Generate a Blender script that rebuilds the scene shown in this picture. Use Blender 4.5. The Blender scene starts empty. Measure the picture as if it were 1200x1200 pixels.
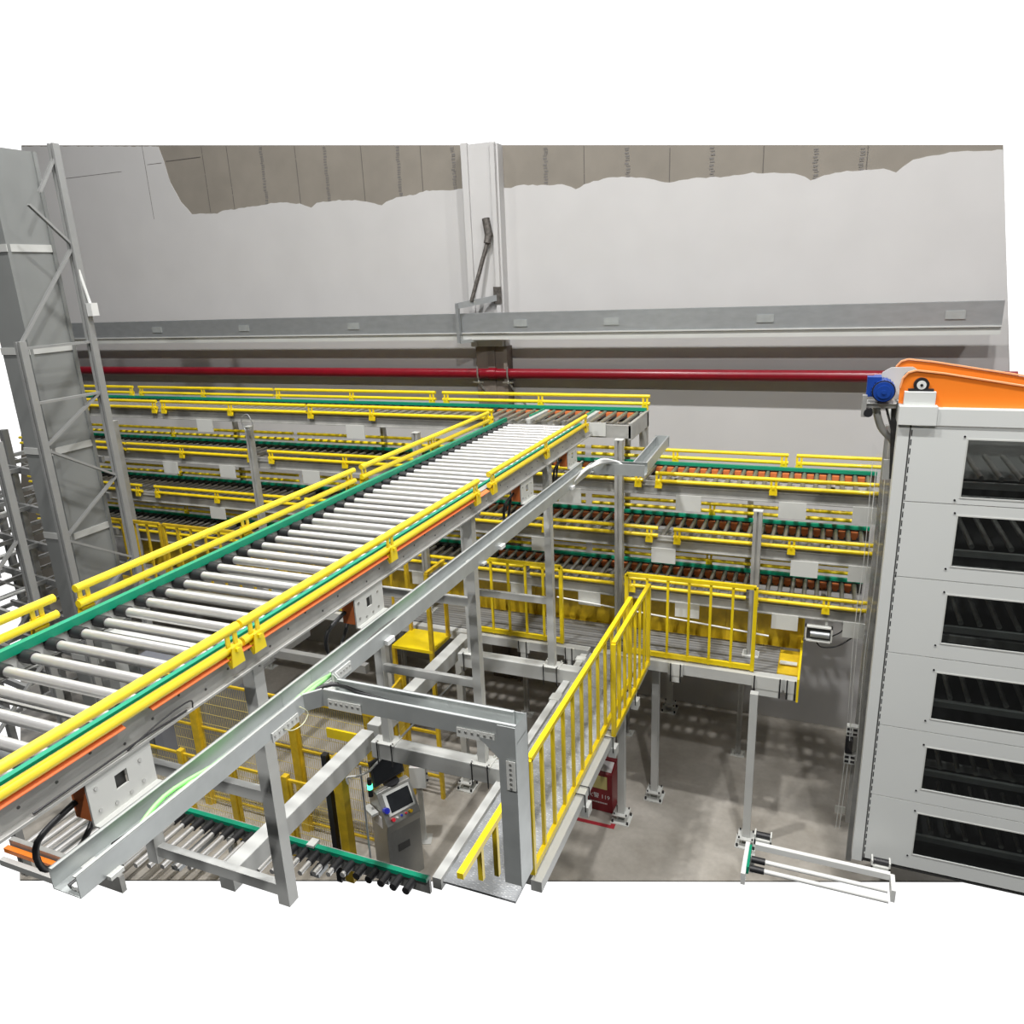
import bpy, math, random
from mathutils import Vector, Matrix
random.seed(4)
C = bpy.context.scene.collection
V = Vector

# ------------------------------------------------------------------ materials
def mat(name, col, rough=.5, metal=0.0, var=0.0, scale=6.0, bump=0.0, stretch=(1,1,1), emit=None, coat=0.0):
    m = bpy.data.materials.new(name); m.use_nodes = True
    nt = m.node_tree; b = nt.nodes['Principled BSDF']
    b.inputs['Base Color'].default_value = (*col, 1)
    b.inputs['Roughness'].default_value = rough
    b.inputs['Metallic'].default_value = metal
    b.inputs['Coat Weight'].default_value = coat
    if emit:
        b.inputs['Emission Color'].default_value = (*emit[0], 1); b.inputs['Emission Strength'].default_value = emit[1]
    if var or bump:
        tc = nt.nodes.new('ShaderNodeTexCoord'); mp = nt.nodes.new('ShaderNodeMapping')
        mp.inputs['Scale'].default_value = stretch
        nz = nt.nodes.new('ShaderNodeTexNoise'); nz.inputs['Scale'].default_value = scale; nz.inputs['Detail'].default_value = 5
        nt.links.new(tc.outputs['Object'], mp.inputs[0]); nt.links.new(mp.outputs[0], nz.inputs['Vector'])
        if var:
            rp = nt.nodes.new('ShaderNodeValToRGB')
            rp.color_ramp.elements[0].position = .3; rp.color_ramp.elements[1].position = .7
            rp.color_ramp.elements[0].color = (*[c*(1-var) for c in col], 1)
            rp.color_ramp.elements[1].color = (*[min(1, c*(1+var)) for c in col], 1)
            nt.links.new(nz.outputs['Fac'], rp.inputs[0]); nt.links.new(rp.outputs[0], b.inputs['Base Color'])
        if bump:
            bp = nt.nodes.new('ShaderNodeBump'); bp.inputs['Strength'].default_value = bump; bp.inputs['Distance'].default_value = .01
            nt.links.new(nz.outputs['Fac'], bp.inputs['Height']); nt.links.new(bp.outputs[0], b.inputs['Normal'])
    return m

M = dict(
    paint=mat('light_grey_paint', (.56,.57,.55), .42, 0, .04, 3),
    frame=mat('warm_grey_frame_paint', (.40,.40,.38), .4, .15, .16, 5),
    plate=mat('pale_plate_paint', (.62,.63,.60), .45),
    cab=mat('cabinet_paint', (.72,.74,.72), .4, 0, .015, 1.5),
    rack=mat('rack_grey_paint', (.31,.315,.31), .45, .1, .06, 4),
    column=mat('column_grey_paint', (.24,.25,.245), .5, 0, .05, 2),
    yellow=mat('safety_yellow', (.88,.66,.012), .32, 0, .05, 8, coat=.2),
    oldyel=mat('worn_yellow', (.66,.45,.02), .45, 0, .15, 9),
    green=mat('green_wear_strip', (.0,.27,.15), .4, 0, .05, 8),
    orange=mat('orange_paint', (.92,.23,.02), .4),
    orcap=mat('orange_drive_cover', (.62,.17,.05), .5, 0, .12, 12),
    coral=mat('coral_strip', (.80,.19,.06), .45),
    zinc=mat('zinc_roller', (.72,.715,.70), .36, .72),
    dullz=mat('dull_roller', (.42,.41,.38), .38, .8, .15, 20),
    galv=mat('galvanised_steel', (.43,.45,.46), .42, .6, .07, 14, stretch=(.4,1,1)),
    tray=mat('galvanised_tray', (.44,.465,.46), .38, .35, .08, 8),
    black=mat('black_rubber', (.018,.018,.02), .45),
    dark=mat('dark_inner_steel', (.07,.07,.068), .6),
    bolt=mat('bolt_steel', (.5,.5,.48), .35, .8),
    red=mat('red_pipe_paint', (.20,.003,.012), .3, 0, .1, 5),
    dred=mat('dark_red_box', (.20,.008,.014), .35),
    redmark=mat('red_floor_paint', (.33,.02,.03), .6),
    white=mat('white_cable', (.75,.76,.74), .45),
    lime=mat('lime_cable', (.30,.72,.24), .45),
    blue=mat('motor_blue', (.012,.06,.33), .35, .1),
    mesh=mat('yellow_mesh_wire', (.62,.50,.14), .5),
    ink=mat('white_ink', (.75,.72,.72), .6),
    paper=mat('yellow_label', (.62,.55,.22), .6),
    soot=mat('burnt_steel', (.12,.11,.10), .6, .5, .5, 25),
    steelbox=mat('brushed_stainless', (.40,.40,.38), .36, .65, .05, 20, stretch=(8,8,1)),
    screen=mat('dark_screen', (.02,.022,.025), .15),
    glow=mat('green_lamp', (.1,.8,.45), .4, emit=((.1,1,.5), 2.0)),
    redlamp=mat('red_button', (.7,.03,.05), .35),
    yelbut=mat('yellow_button', (.8,.5,.02), .35),
    bluebut=mat('blue_button', (.02,.03,.4), .35),
    lampm=mat('lamp_diffuser', (.9,.9,.9), .5, emit=((1,.97,.92), 6.0)),
)
def clear_film():
    m = bpy.data.materials.new('clear_film'); m.use_nodes = True; nt = m.node_tree
    out = nt.nodes['Material Output']; nt.nodes.remove(nt.nodes['Principled BSDF'])
    a = nt.nodes.new('ShaderNodeBsdfTransparent'); g = nt.nodes.new('ShaderNodeBsdfGlossy'); g.inputs['Roughness'].default_value = .12
    x = nt.nodes.new('ShaderNodeMixShader'); x.inputs[0].default_value = .14
    nt.links.new(a.outputs[0], x.inputs[1]); nt.links.new(g.outputs[0], x.inputs[2]); nt.links.new(x.outputs[0], out.inputs[0])
    return m
M['film'] = clear_film()
def window_glass():
    m = bpy.data.materials.new('window_glass'); m.use_nodes = True; nt = m.node_tree
    out = nt.nodes['Material Output']; nt.nodes.remove(nt.nodes['Principled BSDF'])
    a = nt.nodes.new('ShaderNodeBsdfTransparent'); a.inputs[0].default_value = (.55,.57,.57,1)
    g = nt.nodes.new('ShaderNodeBsdfGlossy'); g.inputs['Roughness'].default_value = .05
    x = nt.nodes.new('ShaderNodeMixShader'); x.inputs[0].default_value = .10
    nt.links.new(a.outputs[0], x.inputs[1]); nt.links.new(g.outputs[0], x.inputs[2]); nt.links.new(x.outputs[0], out.inputs[0])
    return m
M['glass'] = window_glass()

def floor_mat():
    m = mat('concrete_floor', (.33,.305,.27), .45); nt = m.node_tree; b = nt.nodes['Principled BSDF']
    tc = nt.nodes.new('ShaderNodeTexCoord')
    n1 = nt.nodes.new('ShaderNodeTexNoise'); n1.inputs['Scale'].default_value = 1.3; n1.inputs['Detail'].default_value = 6
    n2 = nt.nodes.new('ShaderNodeTexNoise'); n2.inputs['Scale'].default_value = 14; n2.inputs['Detail'].default_value = 8
    r1 = nt.nodes.new('ShaderNodeValToRGB'); r1.color_ramp.elements[0].position = .3; r1.color_ramp.elements[1].position = .72
    r1.color_ramp.elements[0].color = (.30,.275,.235,1); r1.color_ramp.elements[1].color = (.52,.49,.44,1)
    r2 = nt.nodes.new('ShaderNodeValToRGB'); r2.color_ramp.elements[0].color = (.82,.82,.82,1); r2.color_ramp.elements[1].color = (1.1,1.1,1.1,1)
    mx = nt.nodes.new('ShaderNodeMixRGB'); mx.blend_type = 'MULTIPLY'; mx.inputs[0].default_value = 1
    for n in (n1, n2): nt.links.new(tc.outputs['Object'], n.inputs['Vector'])
    nt.links.new(n1.outputs['Fac'], r1.inputs[0]); nt.links.new(n2.outputs['Fac'], r2.inputs[0])
    nt.links.new(r1.outputs[0], mx.inputs[1]); nt.links.new(r2.outputs[0], mx.inputs[2]); nt.links.new(mx.outputs[0], b.inputs['Base Color'])
    rr = nt.nodes.new('ShaderNodeMapRange'); rr.inputs['To Min'].default_value = .3; rr.inputs['To Max'].default_value = .6
    nt.links.new(n1.outputs['Fac'], rr.inputs[0]); nt.links.new(rr.outputs[0], b.inputs['Roughness'])
    return m
M['floor'] = floor_mat()
M['plaster'] = mat('white_plaster', (.54,.535,.53), .8, 0, .03, 1.2, .05)
M['raw'] = mat('bare_wall_panel', (.235,.214,.182), .85, 0, .07, 2.2, .1)
def checker_mat():
    m = mat('checker_plate', (.46,.48,.50), .42, .2); nt = m.node_tree; b = nt.nodes['Principled BSDF']
    tc = nt.nodes.new('ShaderNodeTexCoord'); mp = nt.nodes.new('ShaderNodeMapping'); mp.inputs['Rotation'].default_value = (0,0,.785); mp.inputs['Scale'].default_value = (1,2.4,1)
    v = nt.nodes.new('ShaderNodeTexVoronoi'); v.inputs['Scale'].default_value = 26; v.inputs['Randomness'].default_value = .35
    r = nt.nodes.new('ShaderNodeValToRGB'); r.color_ramp.elements[0].position = .12; r.color_ramp.elements[1].position = .42
    r.color_ramp.elements[0].color = (.78,.79,.79,1); r.color_ramp.elements[1].color = (.34,.355,.37,1)
    bp = nt.nodes.new('ShaderNodeBump'); bp.invert = True; bp.inputs['Strength'].default_value = .7; bp.inputs['Distance'].default_value = .006
    nt.links.new(tc.outputs['Object'], mp.inputs[0]); nt.links.new(mp.outputs[0], v.inputs['Vector'])
    nt.links.new(v.outputs['Distance'], r.inputs[0]); nt.links.new(r.outputs[0], b.inputs['Base Color'])
    nt.links.new(v.outputs['Distance'], bp.inputs['Height']); nt.links.new(bp.outputs[0], b.inputs['Normal'])
    return m
M['checker'] = checker_mat()
def grate_mat():
    m = mat('plank_grating', (.36,.37,.37), .45, .5); nt = m.node_tree; b = nt.nodes['Principled BSDF']
    tc = nt.nodes.new('ShaderNodeTexCoord')
    w = nt.nodes.new('ShaderNodeTexWave'); w.bands_direction = 'Y'; w.inputs['Scale'].default_value = 4.5; w.inputs['Distortion'].default_value = .4
    n = nt.nodes.new('ShaderNodeTexNoise'); n.inputs['Scale'].default_value = 90
    mx = nt.nodes.new('ShaderNodeMath'); mx.operation = 'MULTIPLY'
    r = nt.nodes.new('ShaderNodeValToRGB'); r.color_ramp.elements[0].position = .05; r.color_ramp.elements[1].position = .45
    r.color_ramp.elements[0].color = (.27,.27,.27,1); r.color_ramp.elements[1].color = (.42,.43,.43,1)
    nt.links.new(tc.outputs['Object'], w.inputs['Vector']); nt.links.new(tc.outputs['Object'], n.inputs['Vector'])
    nt.links.new(w.outputs['Fac'], mx.inputs[0]); nt.links.new(n.outputs['Fac'], mx.inputs[1])
    nt.links.new(mx.outputs[0], r.inputs[0]); nt.links.new(r.outputs[0], b.inputs['Base Color'])
    return m
M['grate'] = grate_mat()

# ------------------------------------------------------------------ mesh helpers
class MB:
    def __init__(s): s.v = []; s.f = []; s.sm = []
    def add(s, vs, fs, smooth=False):
        n = len(s.v); s.v += [tuple(p) for p in vs]
        for f in fs: s.f.append(tuple(i+n for i in f)); s.sm.append(smooth)
        return s
    def box(s, x0, x1, y0, y1, z0, z1):
        v = [(x0,y0,z0),(x1,y0,z0),(x1,y1,z0),(x0,y1,z0),(x0,y0,z1),(x1,y0,z1),(x1,y1,z1),(x0,y1,z1)]
        return s.add(v, [(0,3,2,1),(4,5,6,7),(0,1,5,4),(1,2,6,5),(2,3,7,6),(3,0,4,7)])
    def prism(s, prof, p0, p1, up=(0,0,1), smooth=False, caps=True):
        p0, p1, up = V(p0), V(p1), V(up); d = (p1-p0).normalized()
        if abs(d.dot(up)) > .99: up = V((0,1,0))
        a = d.cross(up).normalized(); u = a.cross(d)
        n = len(prof); r0 = [p0+a*x+u*y for x, y in prof]; r1 = [p1+a*x+u*y for x, y in prof]
        s.add(r0+r1, [(i, (i+1) % n, n+(i+1) % n, n+i) for i in range(n)], smooth)
        if caps: s.add(r0, [tuple(range(n-1, -1, -1))]); s.add(r1, [tuple(range(n))])
        return s
    def bar(s, p0, p1, w, h=None, up=(0,0,1)):
        h = h or w
        return s.prism([(-w/2,-h/2),(w/2,-h/2),(w/2,h/2),(-w/2,h/2)], p0, p1, up)
    def tube(s, p0, p1, r, n=12):
        return s.prism([(r*math.cos(2*math.pi*i/n), r*math.sin(2*math.pi*i/n)) for i in range(n)], p0, p1, smooth=True)
    def chan(s, p0, p1, w, h, t=.006, up=(0,0,1), flip=1):
        # C section: web at a=0, flanges towards +a*flip
        w *= flip; tt = t*flip
        pr = [(0,-h/2),(w,-h/2),(w,-h/2+t),(tt,-h/2+t),(tt,h/2-t),(w,h/2-t),(w,h/2),(0,h/2)]
        if flip < 0: pr = pr[::-1]
        return s.prism(pr, p0, p1, up)
    def ibeam(s, p0, p1, w, h, t=.012, up=(0,0,1)):
        a, b = w/2, h/2; c = t*.6
        pr = [(-a,-b),(a,-b),(a,-b+t),(c,-b+t),(c,b-t),(a,b-t),(a,b),(-a,b),(-a,b-t),(-c,b-t),(-c,-b+t),(-a,-b+t)]
        return s.prism(pr, p0, p1, up)
    def utray(s, p0, p1, w, h, t=.004, up=(0,0,1)):
        # U section open to +up, origin at the bottom centre
        a = w/2
        return s.prism([(-a,0),(a,0),(a,h),(a-.016,h),(a-.016,h-t),(a-t,h-t),(a-t,t),(-a+t,t),(-a+t,h-t),(-a+.016,h-t),(-a+.016,h),(-a,h)], p0, p1, up)
    def path(s, pts, r, n=7, sub=5):
        P = [V(p) for p in pts]
        if sub > 1 and len(P) > 2:
            Q = []
            for i in range(len(P)-1):
                a = P[max(i-1,0)]; b = P[i]; c = P[i+1]; d = P[min(i+2,len(P)-1)]
                for k in range(sub):
                    t = k/sub
                    Q.append(.5*((2*b)+(-a+c)*t+(2*a-5*b+4*c-d)*t*t+(-a+3*b-3*c+d)*t**3))
            Q.append(P[-1]); P = Q
        rings = []; up = V((0,0,1))
        for i, p in enumerate(P):
            d = (P[min(i+1,len(P)-1)]-P[max(i-1,0)]).normalized()
            if abs(d.dot(up)) > .95: up = V((1,0,0)) if abs(d.x) < .8 else V((0,1,0))
            a = d.cross(up).normalized(); u = a.cross(d); up = u
            rings.append([p+a*r*math.cos(2*math.pi*k/n)+u*r*math.sin(2*math.pi*k/n) for k in range(n)])
        vs = [q for rg in rings for q in rg]; fs = []
        for i in range(len(P)-1):
            for k in range(n): fs.append((i*n+k, i*n+(k+1) % n, (i+1)*n+(k+1) % n, (i+1)*n+k))
        s.add(vs, fs, True); s.add(rings[0], [tuple(range(n-1,-1,-1))]); s.add(rings[-1], [tuple(range(n))])
        return s
    def build(s, name, m, parent=None, loc=(0,0,0)):
        me = bpy.data.meshes.new(name); me.from_pydata(s.v, [], s.f)
        me.polygons.foreach_set('use_smooth', s.sm); me.materials.append(M[m] if isinstance(m, str) else m); me.validate(); me.update()
        o = bpy.data.objects.new(name, me); C.objects.link(o); o.location = loc
        if parent: o.parent = parent
        return o
def tag(o, label=None, cat=None, group=None, kind=None):
    if label: o['label'] = label
    if cat: o['category'] = cat
    if group: o['group'] = group
    if kind: o['kind'] = kind
    return o
def thing(name, label, cat, loc=(0,0,0), rz=0, group=None):
    o = bpy.data.objects.new(name, None); C.objects.link(o); o.location = loc; o.rotation_euler = (0,0,rz); o.empty_display_size = .1
    return tag(o, label, cat, group)
def copy_tree(o, parent=None):
    c = o.copy(); C.objects.link(c)
    if parent: c.parent = parent
    for ch in list(o.children): copy_tree(ch, c)
    return c
def bevel(o, w=.006, n=2):
    m = o.modifiers.new('b', 'BEVEL'); m.width = w; m.segments = n; m.limit_method = 'ANGLE'; return o
# things whose parts are written in world coordinates: children get loc = -root.loc
def W(mb, name, m, root):
    o = mb.build(name, m, root); 
    if root is not None and root.parent is None and root.type == 'EMPTY': o.location = -root.location
    return o

# ------------------------------------------------------------------ setting
YW = 11.63
# the floor slab and the wall stop where the photograph stops showing them
fm = MB().add([(-18.3,YW,0),(-9.0,4.84,0),(2.28,8.85,0),(2.95,YW,0),(-18.3,YW,-.02),(-9.0,4.84,-.02),(2.28,8.85,-.02),(2.95,YW,-.02)],
              [(0,1,2,3),(7,6,5,4),(0,4,5,1),(1,5,6,2),(2,6,7,3),(3,7,4,0)])
tag(fm.build('floor', 'floor'), kind='structure')
wl = [(-15.0,9.85),(-18.3,0),(2.95,0),(1.69,8.27)]
wm = MB(); k = len(wl)
wm.add([(x,YW,z) for x,z in wl]+[(x,YW+.2,z) for x,z in wl], [(0,1,2,3),(7,6,5,4)]+[(i,i+4,(i+1)%4+4,(i+1)%4) for i in range(4)])
wall = tag(wm.build('wall_back', 'raw'), kind='structure')
# skim coat of plaster with a scalloped top edge
edge = [(-15.0,9.83),(-13.0,9.64),(-11.52,9.50),(-11.45,9.25),(-11.38,8.9),(-11.2,8.55),(-10.99,8.33),(-10.4,8.30),(-10.26,8.33),(-9.53,8.36),(-9.0,8.39),(-8.6,8.33),(-8.37,8.26),(-8.25,8.33),(-7.8,8.33),(-7.43,8.30),(-7.2,8.26),(-6.99,8.19),
        (-6.9,8.24),(-6.71,8.30),(-6.4,8.31),(-6.16,8.35),(-5.8,8.33),(-5.41,8.33),(-4.78,8.28),(-4.5,8.31),(-4.22,8.28),(-3.9,8.27),(-3.69,8.19),(-3.49,8.26),(-3.2,8.30),(-2.92,8.29),(-2.6,8.24),(-2.31,8.165),
        (-2.0,8.2),(-1.56,8.18),(-1.2,8.2),(-.78,8.16),(-.6,8.13),(-.46,8.05),(-.3,8.09),(-.1,8.12),(.18,8.12),(.4,8.11),(.55,8.065),(.62,8.12),(.73,8.19),(.95,8.22),(1.19,8.24),(1.45,8.22),(1.70,8.215)]
fine = []
for (x0,z0),(x1,z1) in zip(edge, edge[1:]):
    n = max(1, int((x1-x0)/.06))
    for i in range(n):
        t = i/n; fine.append((x0+(x1-x0)*t, z0+(z1-z0)*t+random.uniform(-.008,.008)))
fine.append(edge[-1])
pm = MB(); y0 = YW-.012
ring = []
for (x,z) in fine:
    ring += [(x,y0,z),(x,YW,z),(x*1.0+(max(0,x+3)/4.7)**2*1.22-(max(0,-x-11)/4.7)**2*2.2,y0,.002)]
n = len(fine); fs = []
for i in range(n-1):
    a, b = 3*i, 3*(i+1); fs += [(a,a+2,b+2,b),(a,b,b+1,a+1)]
pm.add(ring, fs); W(pm, 'plaster_coat', 'plaster', wall)
# joints and printed runs between the bare panels
jm = MB(); tm = MB()
def seam(x, zt, zb, printed, lean=0):
    z = zb
    while z < zt-.02:
        h = random.uniform(.05,.14)
        if not printed: jm.box(x-.004, x+.004, YW-.006, YW+.01, z, min(zt, z+h)); z += h*random.choice((1,1,1,1.15))
        else:
            h = random.uniform(.02,.05); o = random.uniform(-.012,.012)
            tm.box(x-.028+o, x+.028+o, YW-.004, YW+.01, z, min(zt, z+h*.55)); z += h
def topz(x): return 9.85+(x+15)*(8.27-9.85)/16.69
def pz(x):
    for (x0,z0),(x1,z1) in zip(edge, edge[1:]):
        if x0 <= x <= x1: return z0+(z1-z0)*(x-x0)/(x1-x0)
    return 8.2
for x, pr in [(-10.0,0),(-9.28,1),(-8.58,0),(-8.0,1),(-7.3,0),(-6.63,1),(-6.22,0),(-5.66,1),(-4.15,1),(-3.56,0),(-2.92,1),(-2.32,0),(-1.74,1),(-1.07,0),(-.41,1),(.14,1),(.2,0)]:
    seam(x, topz(x)-.01, pz(x), pr)
jm.box(-11.904,-11.896,YW-.014,YW+.01,8.3,topz(-11.9)); seam(-10.55, topz(-10.55), 8.33, 0)
jm.box(-14.0,-12.5,YW-.014,YW+.01,9.16,9.168); jm.box(-11.85,-11.5,YW-.014,YW+.01,9.22,9.228); jm.box(-11.4,-10.6,YW-.006,YW+.01,9.24,9.248)
W(jm, 'panel_joints', mat('dark_joint', (.13,.12,.11), .9), wall); W(tm, 'printed_marks', mat('print_ink', (.17,.16,.15), .8), wall)

# column in the wall
cm = MB().box(-5.47,-5.40,YW-.16,YW-.13,0,9.02); cm = MB()
cm.box(-5.40,-4.86,YW-.22,YW-.19,5.95,topz(-5.1)-.0)
cm.box(-5.44,-5.36,YW-.19,YW-.0,5.95,topz(-5.4)); cm.box(-4.90,-4.83,YW-.19,YW,5.95,topz(-4.86))
cm.box(-5.40,-5.30,YW-.26,YW-.22,5.95,topz(-5.3)); cm.box(-4.93,-4.86,YW-.26,YW-.22,5.95,topz(-4.9))
tag(cm.build('trim_1', 'plaster'), kind='structure')
cl = MB().box(-5.36,-4.86,YW-.18,YW-.15,0,5.95); cl.box(-5.15,-5.03,YW-.20,YW-.18,0,5.95); cl.box(-4.86,-4.80,YW-.24,YW-.0,0,5.95)
tag(cl.build('trim_2', mat('stained_column', (.16,.135,.115), .75, 0, .5, 3, stretch=(1,1,.25))), kind='structure')

# ------------------------------------------------------------------ wall services
t = thing('steel_beam', 'long galvanised steel channel beam running along the white wall above the red pipe', 'beam', (-6,11.15,6.2))
b = MB(); XL, XR = -14.4, 1.86
b.prism([(0,-.16),(0,.14),(-.10,.14),(-.10,.134),(-.006,.134),(-.006,-.154),(-.12,-.154),(-.12,-.16)], (XL,11.15,6.34), (XR,11.15,6.34))
W(b, 'web', 'galv', t)
b = MB().prism([(.02,0),(.02,.012),(-.10,.012),(-.10,0)], (XL,11.15,6.175), (XR,11.15,6.175)); b.prism([(0,-.09),(.012,-.09),(.012,0),(0,0)], (XL,11.17,6.165), (XR,11.17,6.165))
W(b, 'lower_flange', 'paint', t)
for x in (-11.8,-9.75,-7.45,-4.45,-3.03,-.9,1.35):
    W(MB().box(x-.11,x+.11,11.138,11.150,6.27,6.37), 'splice_plate', 'tray', t)
t = thing('beam_bracket', 'dark steel wall bracket with diagonal tie rod on the white column', 'bracket', (-5.1,11.3,6.4))
b = MB(); b.bar((-5.46,11.06,6.64),(-5.46,11.06,6.04),.05,.06,(0,1,0)); W(b, 'hanger', 'galv', t)
b = MB(); b.bar((-5.46,11.06,6.60),(-4.90,11.40,6.70),.05,.09); W(b, 'arm', 'galv', t)
b = MB(); b.bar((-5.46,11.08,6.05),(-4.98,11.38,6.10),.05,.05); W(b, 'lower_arm', 'galv', t)
b = MB(); b.tube((-5.26,11.16,6.66),(-5.02,11.34,7.52),.032); W(b, 'tie_rod', 'soot', t)
b = MB(); b.tube((-5.02,11.33,7.5),(-5.0,11.37,7.66),.055); b.tube((-5.0,11.36,7.6),(-5.05,11.38,7.86),.06); W(b, 'clevis', 'soot', t)
b = MB(); b.box(-4.97,-4.85,11.36,11.40,6.6,6.86); W(b, 'anchor_plate', 'soot', t)
b = MB().tube((-14.6,11.42,5.52),(2.15,11.42,5.52),.08,20)
t = thing('red_pipe', 'long dark red sprinkler pipe running along the wall under the galvanised beam', 'pipe', (-6,11.42,5.52))
W(b, 'pipe_run', 'red', t)
W(MB().tube((-5.13,11.42,5.52),(-5.0,11.42,5.52),.092,20), 'coupling', 'red', t)
for x in (-5.3,-4.78):
    b = MB(); b.path([(x,11.33,5.64),(x,11.32,5.5),(x,11.36,5.40)], .012); b.bar((x-.09,11.34,5.39),(x+.09,11.34,5.39),.02); b.bar((x,11.4,5.39),(x,11.6,5.39),.03); b.bar((x,11.36,5.38),(x+.2,11.6,4.98),.025)
    W(b, 'pipe_hanger', 'bolt', t)

# ------------------------------------------------------------------ rail helpers
def guard_rail(root, p0, p1, side, brackets, m='yellow', dz=.10, drop=.16, two=.05):
    """two parallel round bars between p0 and p1 (top bar axis) on bent foot brackets; side = unit vector pointing outwards"""
    p0, p1, side = V(p0), V(p1), V(side); r = .025
    b = MB(); b.tube(p0, p1, r); b.tube(p0-V((0,0,dz)), p1-V((0,0,dz)), r)
    g = W(b, 'guard_rail', m, root)
    d = (p1-p0).normalized(); L = (p1-p0).length
    for s in brackets:
        c = p0+d*(s*L); k = MB(); w = .045
        i = -side*.03
        fo = c+side*.032-V((0,0,dz)); hw = w*1.05
        q4 = [fo-d*w*.75+V((0,0,.02)), fo+d*w*.75+V((0,0,.02)), fo+d*hw-V((0,0,.085)), fo-d*hw-V((0,0,.085))]
        k.add(q4+[q+side*.007 for q in q4], [(0,1,2,3),(7,6,5,4),(0,4,5,1),(1,5,6,2),(2,6,7,3),(3,7,4,0)])
        for q in (-w*.6, w*.6): k.bar(c+side*.012+d*q, c+side*.012+d*q-V((0,0,dz)), .008, .028, up=d)
        k.bar(c+side*.0+V((0,0,-dz-.03)), c+side*.03+V((0,0,-dz-.09)), .09, .02, up=side)
        k.bar(c+side*.035-V((0,0,dz)), c+side*.05-V((0,0,dz)), .02, .02)
        k.build('rail_bracket', m, g)
    return g
def copies(proto, n, step, start=0):
    out = []
    for i in range(1, n):
        c = copy_tree(proto, proto.parent); c.location = proto.location+V(step)*i; out.append(c)
    return out

# ------------------------------------------------------------------ MAIN CONVEYOR (runs away from the camera to the wall)
ZT = 5.17
mc = thing('roller_conveyor', 'wide raised roller conveyor with bright zinc rollers running from the left foreground to the wall', 'conveyor', (-3.42,5.5,4.9))
YA, YB = 1.45, 9.22
b = MB().chan((-2.80,YA,5.12),(-2.80,YB,5.12),.055,.15,.006,flip=-1); b.box(-2.80,-2.765,YA,YB,5.040,5.052)
b.box(-2.86,-2.80,YA,YB,5.187,5.197)
sf = W(b, 'side_frame', 'frame', mc)
h0 = MB().tube((-2.803,0,5.11),(-2.7975,0,5.11),.007,8).build('bolt_hole','dark',sf,loc=(0,YA+.12,0))
for i in range(1,46):
    c = h0.copy(); C.objects.link(c); c.location = (0,YA+.12+i*.165,.03*((i*7)%3-1))
b = MB().chan((-4.04,2.15,5.12),(-4.04,YB,5.12),.055,.15,.006,flip=1)
W(b, 'side_frame', 'frame', mc)
W(MB().box(-3.995,-3.955,2.2,9.3,5.165,5.215), 'wear_strip', 'green', mc)
W(MB().box(-2.905,-2.875,YA,9.15,5.17,5.205), 'wear_strip', 'green', mc)
for ya, yb in ((YA,2.05),(2.2,6.0)): W(MB().add([(-2.785,ya,5.199),(-2.750,ya,5.182),(-2.750,yb,5.182),(-2.785,yb,5.199),(-2.785,ya,5.195),(-2.750,ya,5.178),(-2.750,yb,5.178),(-2.785,yb,5.195)],[(0,1,2,3),(7,6,5,4),(0,4,5,1),(1,5,6,2),(2,6,7,3),(3,7,4,0)]), 'edge_strip', 'coral', mc)
# rollers: zinc tube, black cap at the left end and bearing at the right end
rx0, rx1 = -3.98, -2.87
def roller(x0, x1, y, z, cap=True):
    r = MB().tube((x0+.09,0,0),(x1-.04,0,0),.029,16).build('roller', 'zinc', mc, loc=V((0,y,z))-mc.location)
    k = MB().tube((x0-.01,0,0),(x0+.015,0,0),.022,12); k.tube((x0+.015,0,0),(x0+.105,0,0),.037,14); k.box(x0-.012,x0+.01,-.03,.03,-.02,.035); k.build('roller_cap', 'black', r)
    k = MB().tube((x1-.04,0,0),(x1-.015,0,0),.027,12); k.build('roller_bearing', 'black', r)
    return r
r0 = roller(rx0, rx1, 1.52, 5.135)
copies(r0, 50, (0,.1555,0))
gp = MB(); gp.add([(-3.995,2.2,5.10),(-3.9,2.2,5.05),(-3.9,9.2,5.05),(-3.995,9.2,5.10)], [(0,1,2,3),(3,2,1,0)])
W(MB().box(-3.99,-3.975,2.2,9.2,5.06,5.16), 'inner_guard', 'paint', mc)
for y in (2.25,3.1,3.98,4.85,5.7,6.6,7.5,8.4):
    W(MB().box(-4.03,-2.81,y-.05,y+.05,5.015,5.03), 'cross_plate', 'frame', mc)
# guard rails
def gl(y0, y1, br): guard_rail(mc, (-4.07,y0,5.335), (-4.07,y1,5.335), (-1,0,0), br)
gl(2.0, 2.76, (.86,)); gl(2.90, 5.86, (.02,.5,.98)); gl(5.98, 8.95, (.02,.5,.985))
def gr(y0, y1, br): guard_rail(mc, (-2.77,y0,5.325), (-2.77,y1,5.325), (1,0,0), br)
gr(1.45, 2.80, (.955,)); gr(2.82, 5.80, (.03,.5,.975)); gr(6.03, 8.98, (.02,.5,.985))
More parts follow.
